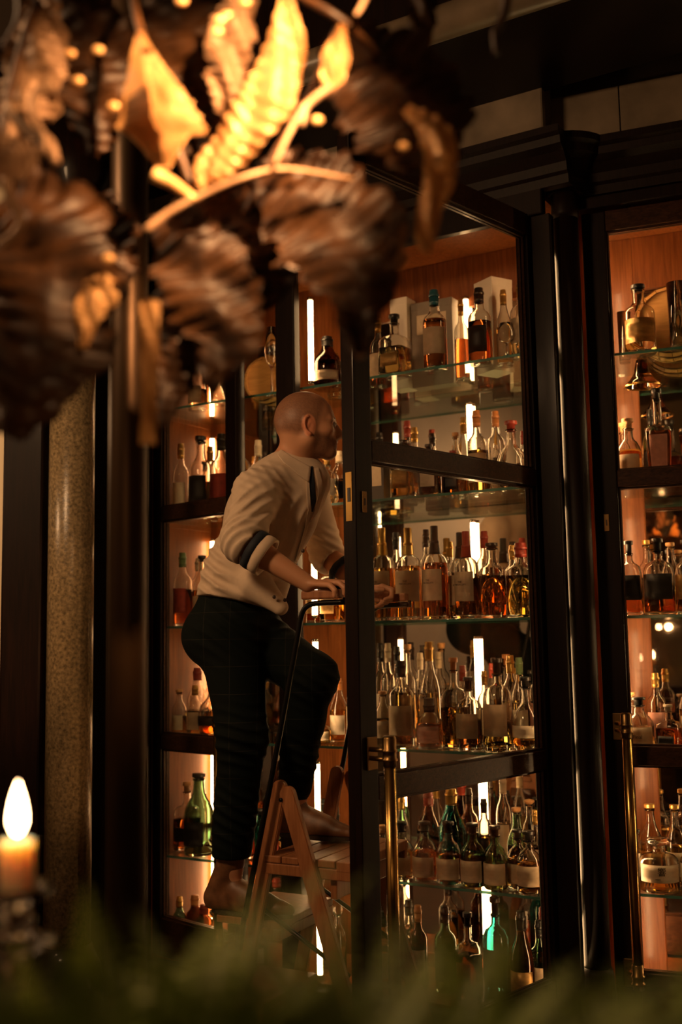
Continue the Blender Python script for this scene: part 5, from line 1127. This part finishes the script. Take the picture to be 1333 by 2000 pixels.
LEAVES = [
 ([(-0.2329, 1.2200, 2.1280), (-0.2205, 1.2000, 2.0583), (-0.2089, 1.2000, 2.0010), (-0.2065, 1.2400, 1.9625)], [.004, .030, .052, .008], 'leaf_gold', .5, .0015, 0, 1),
 ([(-0.2056, 1.1700, 2.0603), (-0.1921, 1.1600, 2.0206), (-0.1787, 1.1600, 1.9897), (-0.1456, 1.1600, 1.9702)], [.006, .018, .026, .003], 'leaf_gold', .2, .001, 0, 2),
 ([(-0.0527, 1.2000, 2.1580), (-0.0566, 1.1900, 2.0878), (-0.0782, 1.1800, 2.0197), (-0.1138, 1.1900, 1.9755), (-0.1460, 1.2000, 1.9434), (-0.1569, 1.2000, 1.9199)], [.006, .026, .032, .028, .020, .004], 'leaf_gold', .3, .005, .3, 3),
 ([(-0.1141, 1.2600, 2.2038), (-0.1272, 1.2600, 2.1498), (-0.1339, 1.2600, 2.0894), (-0.1459, 1.2800, 2.0531)], [.020, .030, .026, .006], 'leaf_pale', .35, .005, .2, 4),
 ([(0.0114, 1.2200, 2.1313), (0.0046, 1.2000, 2.0860), (-0.0020, 1.2000, 2.0542), (-0.0072, 1.2000, 2.0339)], [.004, .017, .014, .003], 'leaf_gold', .4, .003, 0, 5),
 ([(0.0035, 1.3200, 2.1829), (0.0582, 1.3000, 2.1214), (0.1022, 1.3000, 2.0518), (0.1264, 1.3000, 1.9834)], [.030, .080, .085, .030], 'leaf_brown', .25, .006, .3, 6),
 ([(0.0868, 1.2600, 2.0452), (0.1219, 1.2400, 2.0050), (0.1259, 1.2200, 1.9473), (0.1125, 1.2200, 1.9033), (0.1055, 1.2200, 1.8659), (0.1086, 1.2200, 1.8458)], [.006, .022, .020, .015, .013, .004], 'leaf_gold', .45, .004, .2, 7),
 ([(-0.1000, 1.3000, 1.9876), (-0.0478, 1.2800, 1.9510), (0.0021, 1.2800, 1.8973), (0.0256, 1.2600, 1.8185), (0.0238, 1.2500, 1.7334)], [.020, .070, .085, .045, .010], 'leaf_brown', .2, .006, .3, 8),
 ([(0.0732, 1.3000, 1.9238), (0.0531, 1.3000, 1.8842), (0.0360, 1.3000, 1.8316), (0.0254, 1.3000, 1.7793), (0.0278, 1.3000, 1.7402)], [.020, .038, .034, .022, .006], 'leaf_pale', .3, .004, .3, 9),
 ([(-0.2114, 1.2700, 1.9235), (-0.1772, 1.2500, 1.8698), (-0.1527, 1.2500, 1.8121), (-0.1346, 1.2500, 1.7551), (-0.1592, 1.2500, 1.6932)], [.020, .055, .062, .045, .008], 'leaf_brown', .25, .006, .3, 10),
 ([(-0.3910, 1.2200, 1.9316), (-0.3422, 1.2000, 1.8788), (-0.3324, 1.2000, 1.8051), (-0.3459, 1.2000, 1.7208), (-0.3794, 1.2000, 1.6323)], [.040, .075, .085, .075, .020], 'leaf_brown', .25, .007, .3, 11),
 ([(-0.3607, 1.2500, 2.1954), (-0.3631, 1.2400, 2.1224), (-0.3746, 1.2400, 2.0567), (-0.3954, 1.2500, 2.0032)], [.020, .038, .040, .012], 'leaf_pale', .35, .006, .2, 12),
 ([(-0.3988, 1.1200, 1.9295), (-0.3765, 1.1200, 1.9291), (-0.3485, 1.1200, 1.9257), (-0.3173, 1.1200, 1.9350)], [.030, .034, .026, .004], 'leaf_pale', .3, .002, 0, 13),
 ([(-0.2616, 1.2000, 1.8160), (-0.2733, 1.2000, 1.7979), (-0.2866, 1.2000, 1.7739), (-0.2933, 1.2000, 1.7319)], [.010, .024, .018, .004], 'leaf_gold', .4, .003, .2, 14),
 ([(-0.2161, 1.2000, 1.7878), (-0.2154, 1.2000, 1.7304), (-0.2164, 1.2000, 1.6708), (-0.2174, 1.2000, 1.6188)], [.012, .011, .009, .010], 'leaf_gold', .4, .002, .3, 15),
 ([(-0.3527, 1.3400, 2.2593), (-0.3180, 1.3400, 2.1793), (-0.3106, 1.3400, 2.1008), (-0.3282, 1.3600, 2.0401)], [.040, .060, .055, .015], 'leaf_brown', .2, .006, .2, 16),
 ([(-0.2129, 1.3600, 2.2767), (-0.1895, 1.3400, 2.1984), (-0.1694, 1.3400, 2.1265), (-0.1730, 1.3400, 2.0279)], [.060, .065, .050, .020], 'leaf_brown', .2, .006, .2, 17),
 ([(-0.1249, 1.3600, 2.0151), (-0.1177, 1.3500, 1.9476), (-0.1041, 1.3400, 1.8883), (-0.1246, 1.3400, 1.7937)], [.040, .075, .065, .015], 'leaf_brown', .2, .006, .2, 18),
 ([(-0.3277, 1.3600, 1.9836), (-0.3047, 1.3500, 1.9164), (-0.3151, 1.3400, 1.8513), (-0.3339, 1.3400, 1.7573)], [.030, .050, .045, .010], 'leaf_brown', .2, .006, .2, 19),
 ([(0.1293, 1.4000, 2.2959), (0.1252, 1.4000, 2.2506), (0.1163, 1.4000, 2.2057), (0.1048, 1.4000, 2.1686)], [.018, .020, .016, .005], 'leaf_brown', .3, .003, .1, 20),
 ([(-0.2099, 1.3000, 1.8361), (-0.1941, 1.2800, 1.7775), (-0.2035, 1.2800, 1.7137), (-0.2189, 1.2800, 1.6571)], [.020, .032, .030, .008], 'leaf_brown', .3, .004, .2, 21),
]
for pts, w, m, fo, rp, rl, sd_ in LEAVES: leaf('leaf', pts, w, m, fo, rp*(.7 if m == 'leaf_gold' else .8), 34 if m == 'leaf_gold' else 26, rl, arr, 0, sd_, .035 if m == 'leaf_gold' else .10)
STEMS = [
 ([(-0.0327, 1.2000, 2.0198), (-0.0499, 1.2000, 1.9917), (-0.0714, 1.2000, 1.9451)], .0045, 'leaf_pale'), ([(-0.0022, 1.2000, 2.0415), (-0.0205, 1.2000, 2.0291), (-0.0327, 1.2000, 2.0167), (-0.0378, 1.2000, 1.9947)], .0055, 'leaf_pale'),
 ([(-0.2205, 1.2000, 1.8704), (-0.1938, 1.2000, 1.8915), (-0.1521, 1.2000, 1.9136), (-0.1043, 1.2000, 1.9332), (-0.0574, 1.2200, 1.9507), (0.0218, 1.2500, 1.9498)], .0042, 'leaf_pale'),
 ([(-0.2105, 1.2000, 1.9383), (-0.1879, 1.2000, 1.9255), (-0.1629, 1.2000, 1.9064)], .0085, 'leaf_gold'),
 ([(-0.3076, 1.1200, 2.0086), (-0.3272, 1.1200, 1.9959), (-0.3291, 1.1200, 1.9723), (-0.3181, 1.1200, 1.9485), (-0.3161, 1.1200, 1.9280)], .0055, 'leaf_pale'),
 ([(-0.3592, 1.1200, 1.8997), (-0.3520, 1.1200, 1.8734), (-0.3406, 1.1200, 1.8559), (-0.3470, 1.1200, 1.8387), (-0.3661, 1.1200, 1.8247)], .0065, 'leaf_pale'),
 ([(-0.3645, 1.1500, 1.9972), (-0.3410, 1.1400, 1.9676), (-0.3151, 1.1300, 1.9445), (-0.3064, 1.1300, 1.9207)], .010, 'leaf_pale'),
 ([(-0.3708, 1.2000, 2.1705), (-0.3726, 1.2000, 2.1317), (-0.3908, 1.2000, 2.0966)], .006, 'leaf_brown'), ([(0.2267, 1.3000, 2.2228), (0.2208, 1.3000, 2.1878), (0.2088, 1.3000, 2.1636), (0.2092, 1.3000, 2.1358)], .0075, 'leaf_brown'),
 ([(0.0449, 1.2000, 2.1626), (0.0341, 1.2000, 2.1402), (0.0278, 1.2000, 2.1306)], .004, 'leaf_pale'),
]
for pts, r, m in STEMS:
    bm = bmesh.new(); q_ = smoothpath(pts, 6); tube(bm, q_, [r*(1-.45*i/(len(q_)-1)) for i in range(len(q_))], 10); link('twig', bm, m, arr, True)
# main twig from which everything hangs, tied to the pole
for pts in ([(-0.3767, 1.8600, 2.6919), (-0.2425, 1.5000, 2.4079), (-0.1307, 1.3000, 2.2578), (-0.0561, 1.2500, 2.1964), (0.0117, 1.2400, 2.1486), (0.0585, 1.3000, 2.1352)], [(-0.3767, 1.8600, 2.6919), (-0.3418, 1.5000, 2.3934), (-0.3630, 1.2800, 2.2213), (-0.3807, 1.2000, 2.0422), (-0.3845, 1.1800, 1.9388)], [(-0.3814, 1.8600, 2.6818), (-0.2761, 1.4000, 2.3112), (-0.2368, 1.2400, 2.1466), (-0.1709, 1.2500, 1.9339), (-0.1393, 1.3000, 1.8944)], [(0.0118, 1.2500, 2.1546), (-0.0340, 1.3000, 2.0749), (-0.0884, 1.3200, 1.9964), (-0.1169, 1.3400, 1.9435)]):
    bm = bmesh.new(); q_ = smoothpath(pts, 6); tube(bm, q_, .0055, 10); link('branch', bm, 'leaf_brown', arr, True)
# small dry seed heads that catch the light
SEEDS = [(-0.0996, 1.1500, 2.1180), (-0.3107, 1.2000, 2.0887), (-0.2775, 1.2000, 2.0926), (-0.3007, 1.2000, 2.0547), (-0.2545, 1.1800, 2.0118), (-0.2592, 1.1800, 1.8301), (-0.1299, 1.1700, 2.1090), (-0.1329, 1.1700, 2.0952), (-0.1210, 1.1700, 2.1139), (0.0796, 1.1900, 1.9620), (0.1173, 1.1850, 1.9428), (-0.0197, 1.2000, 2.0006), (-0.1713, 1.1500, 2.1212)]
for p in SEEDS:
    bm = bmesh.new(); bmesh.ops.create_icosphere(bm, subdivisions=2, radius=.0055); bmesh.ops.scale(bm, vec=(1.3, .8, 1), verts=bm.verts); bmesh.ops.translate(bm, verts=bm.verts, vec=p); link('seed_head', bm, 'leaf_gold', arr, True)

# counter with candlestick
struct('bar_counter', box(-1.6, 1.6, .40, 1.32, .84, .90, .004), 'counter')
struct('bar_counter_front', box(-1.55, 1.55, .45, 1.27, 0, .84, .004), 'dark_wood')
cp = Vector((-0.3223, 1.0800, 1.1832)); ct = cp.z
cs = thing('candlestick', 'cut glass candlestick on the counter at the lower left corner', 'candlestick', (cp.x, cp.y, .902))
zt = (-0.3219, 1.0800, 1.1600)[2]-.902
prof = [(0, 0), (.042, 0), (.044, .006), (.030, .014), (.012, .024), (.009, .05)]
z = .05
while z < zt-.075: prof += [(.016, z+.010), (.008, z+.022)]; z += .026
prof += [(.010, zt-.062), (.036, zt-.052), (.037, zt-.047), (.012, zt-.042), (.018, zt-.028), (.011, zt-.016), (.034, zt-.004), (.036, zt+.004), (.022, zt+.002), (.020, zt-.006), (0, zt-.006)]
bm = bmesh.new(); lathe(bm, prof, 20); link('glass_body', bm, 'holder_glass', cs, True)
cd = thing('candle', 'short white candle burning in the glass candlestick', 'candle', (cp.x, cp.y, .902+zt-.004))
ztop = (-0.3227, 1.0800, 1.2075)[2]-(.902+zt-.004)
bm = bmesh.new(); lathe(bm, [(0, 0), (.0165, 0), (.0165, ztop-.002), (.0155, ztop), (.010, ztop-.003), (0, ztop-.004)], 28); link('wax', bm, 'candle_wax', cd, True)
bm = bmesh.new(); tube(bm, [(0, 0, ztop-.004), (0, 0, ztop+.003), (.001, 0, ztop+.010)], .0009, 8); link('wick', bm, 'ink', cd, True)
bm = bmesh.new(); lathe(bm, [(0, ztop+.003), (.005, ztop+.007), (.0085, ztop+.016), (.0085, ztop+.024), (.0065, ztop+.036), (.003, ztop+.048), (0, ztop+.056)], 20); link('flame', bm, 'flame', cd, True)
# ferns
def frond(parent, base, tip, arch, w, seed, mat='fern_green'):
    rs = np.random.RandomState(seed); base = Vector(base); tip = Vector(tip); mid = (base+tip)/2+Vector((0, 0, arch)); P_ = smoothpath([base, mid, tip], 12); n = len(P_); bm = bmesh.new()
    tube(bm, P_, [.0018*(1-.7*i/(n-1)) for i in range(n)], 5)
    for i in range(2, n):
        a = i/(n-1); t = (P_[min(i+1, n-1)]-P_[i-1]).normalized(); sdv = t.cross(Vector((0, 0, 1))).normalized(); L = w*math.sin(PI*min(1, a*.9+.1))**.6*(1-.75*a)+.004
        for s_ in (-1, 1):
            d = (sdv*s_+t*.45+Vector((0, 0, rs.uniform(-.25, .15)))).normalized(); c = P_[i]; q_ = t*(L*.17); dn = Vector((0, 0, -1))*L*.10
            v = [bm.verts.new(c), bm.verts.new(c+d*L*.35+q_), bm.verts.new(c+d*L*.75+q_*.7+dn), bm.verts.new(c+d*L+dn*2), bm.verts.new(c+d*L*.75-q_*.7+dn), bm.verts.new(c+d*L*.35-q_)]
            bm.faces.new(v)
    return link('frond', bm, mat, parent)
pl = thing('fern_trough', 'long dark planter of green ferns along the bottom of the view', 'planter', (0, .62, .902))
link('box', box(-.62, .62, -.09, .09, 0, .10, .004), 'dark_wood', pl); link('soil', box(-.6, .6, -.08, .08, .10, .104), 'shoe_sole', pl)
for gi, (x0, y0) in enumerate(((-.21, .60), (-.13, .64), (-.05, .60), (.04, .64), (.12, .60), (.21, .64))):
    ft = thing('fern', 'green fern in the trough, %s clump counted from the candle end' % ORD[gi], 'fern', (x0, y0, 1.008), 0, 'ferns in the trough')
    tall = [.205, .26, .24, .22, .20, .185][gi]
    for k in range(60):
        a = rng.uniform(0, 2*PI); L = rng.uniform(.08, .17); z = tall*rng.uniform(.55, 1.0)
        frond(ft, (rng.uniform(-.01, .01), rng.uniform(-.01, .01), 0), (math.cos(a)*L, math.sin(a)*L*.8, z), rng.uniform(.02, .05), rng.uniform(.028, .045), gi*50+k)
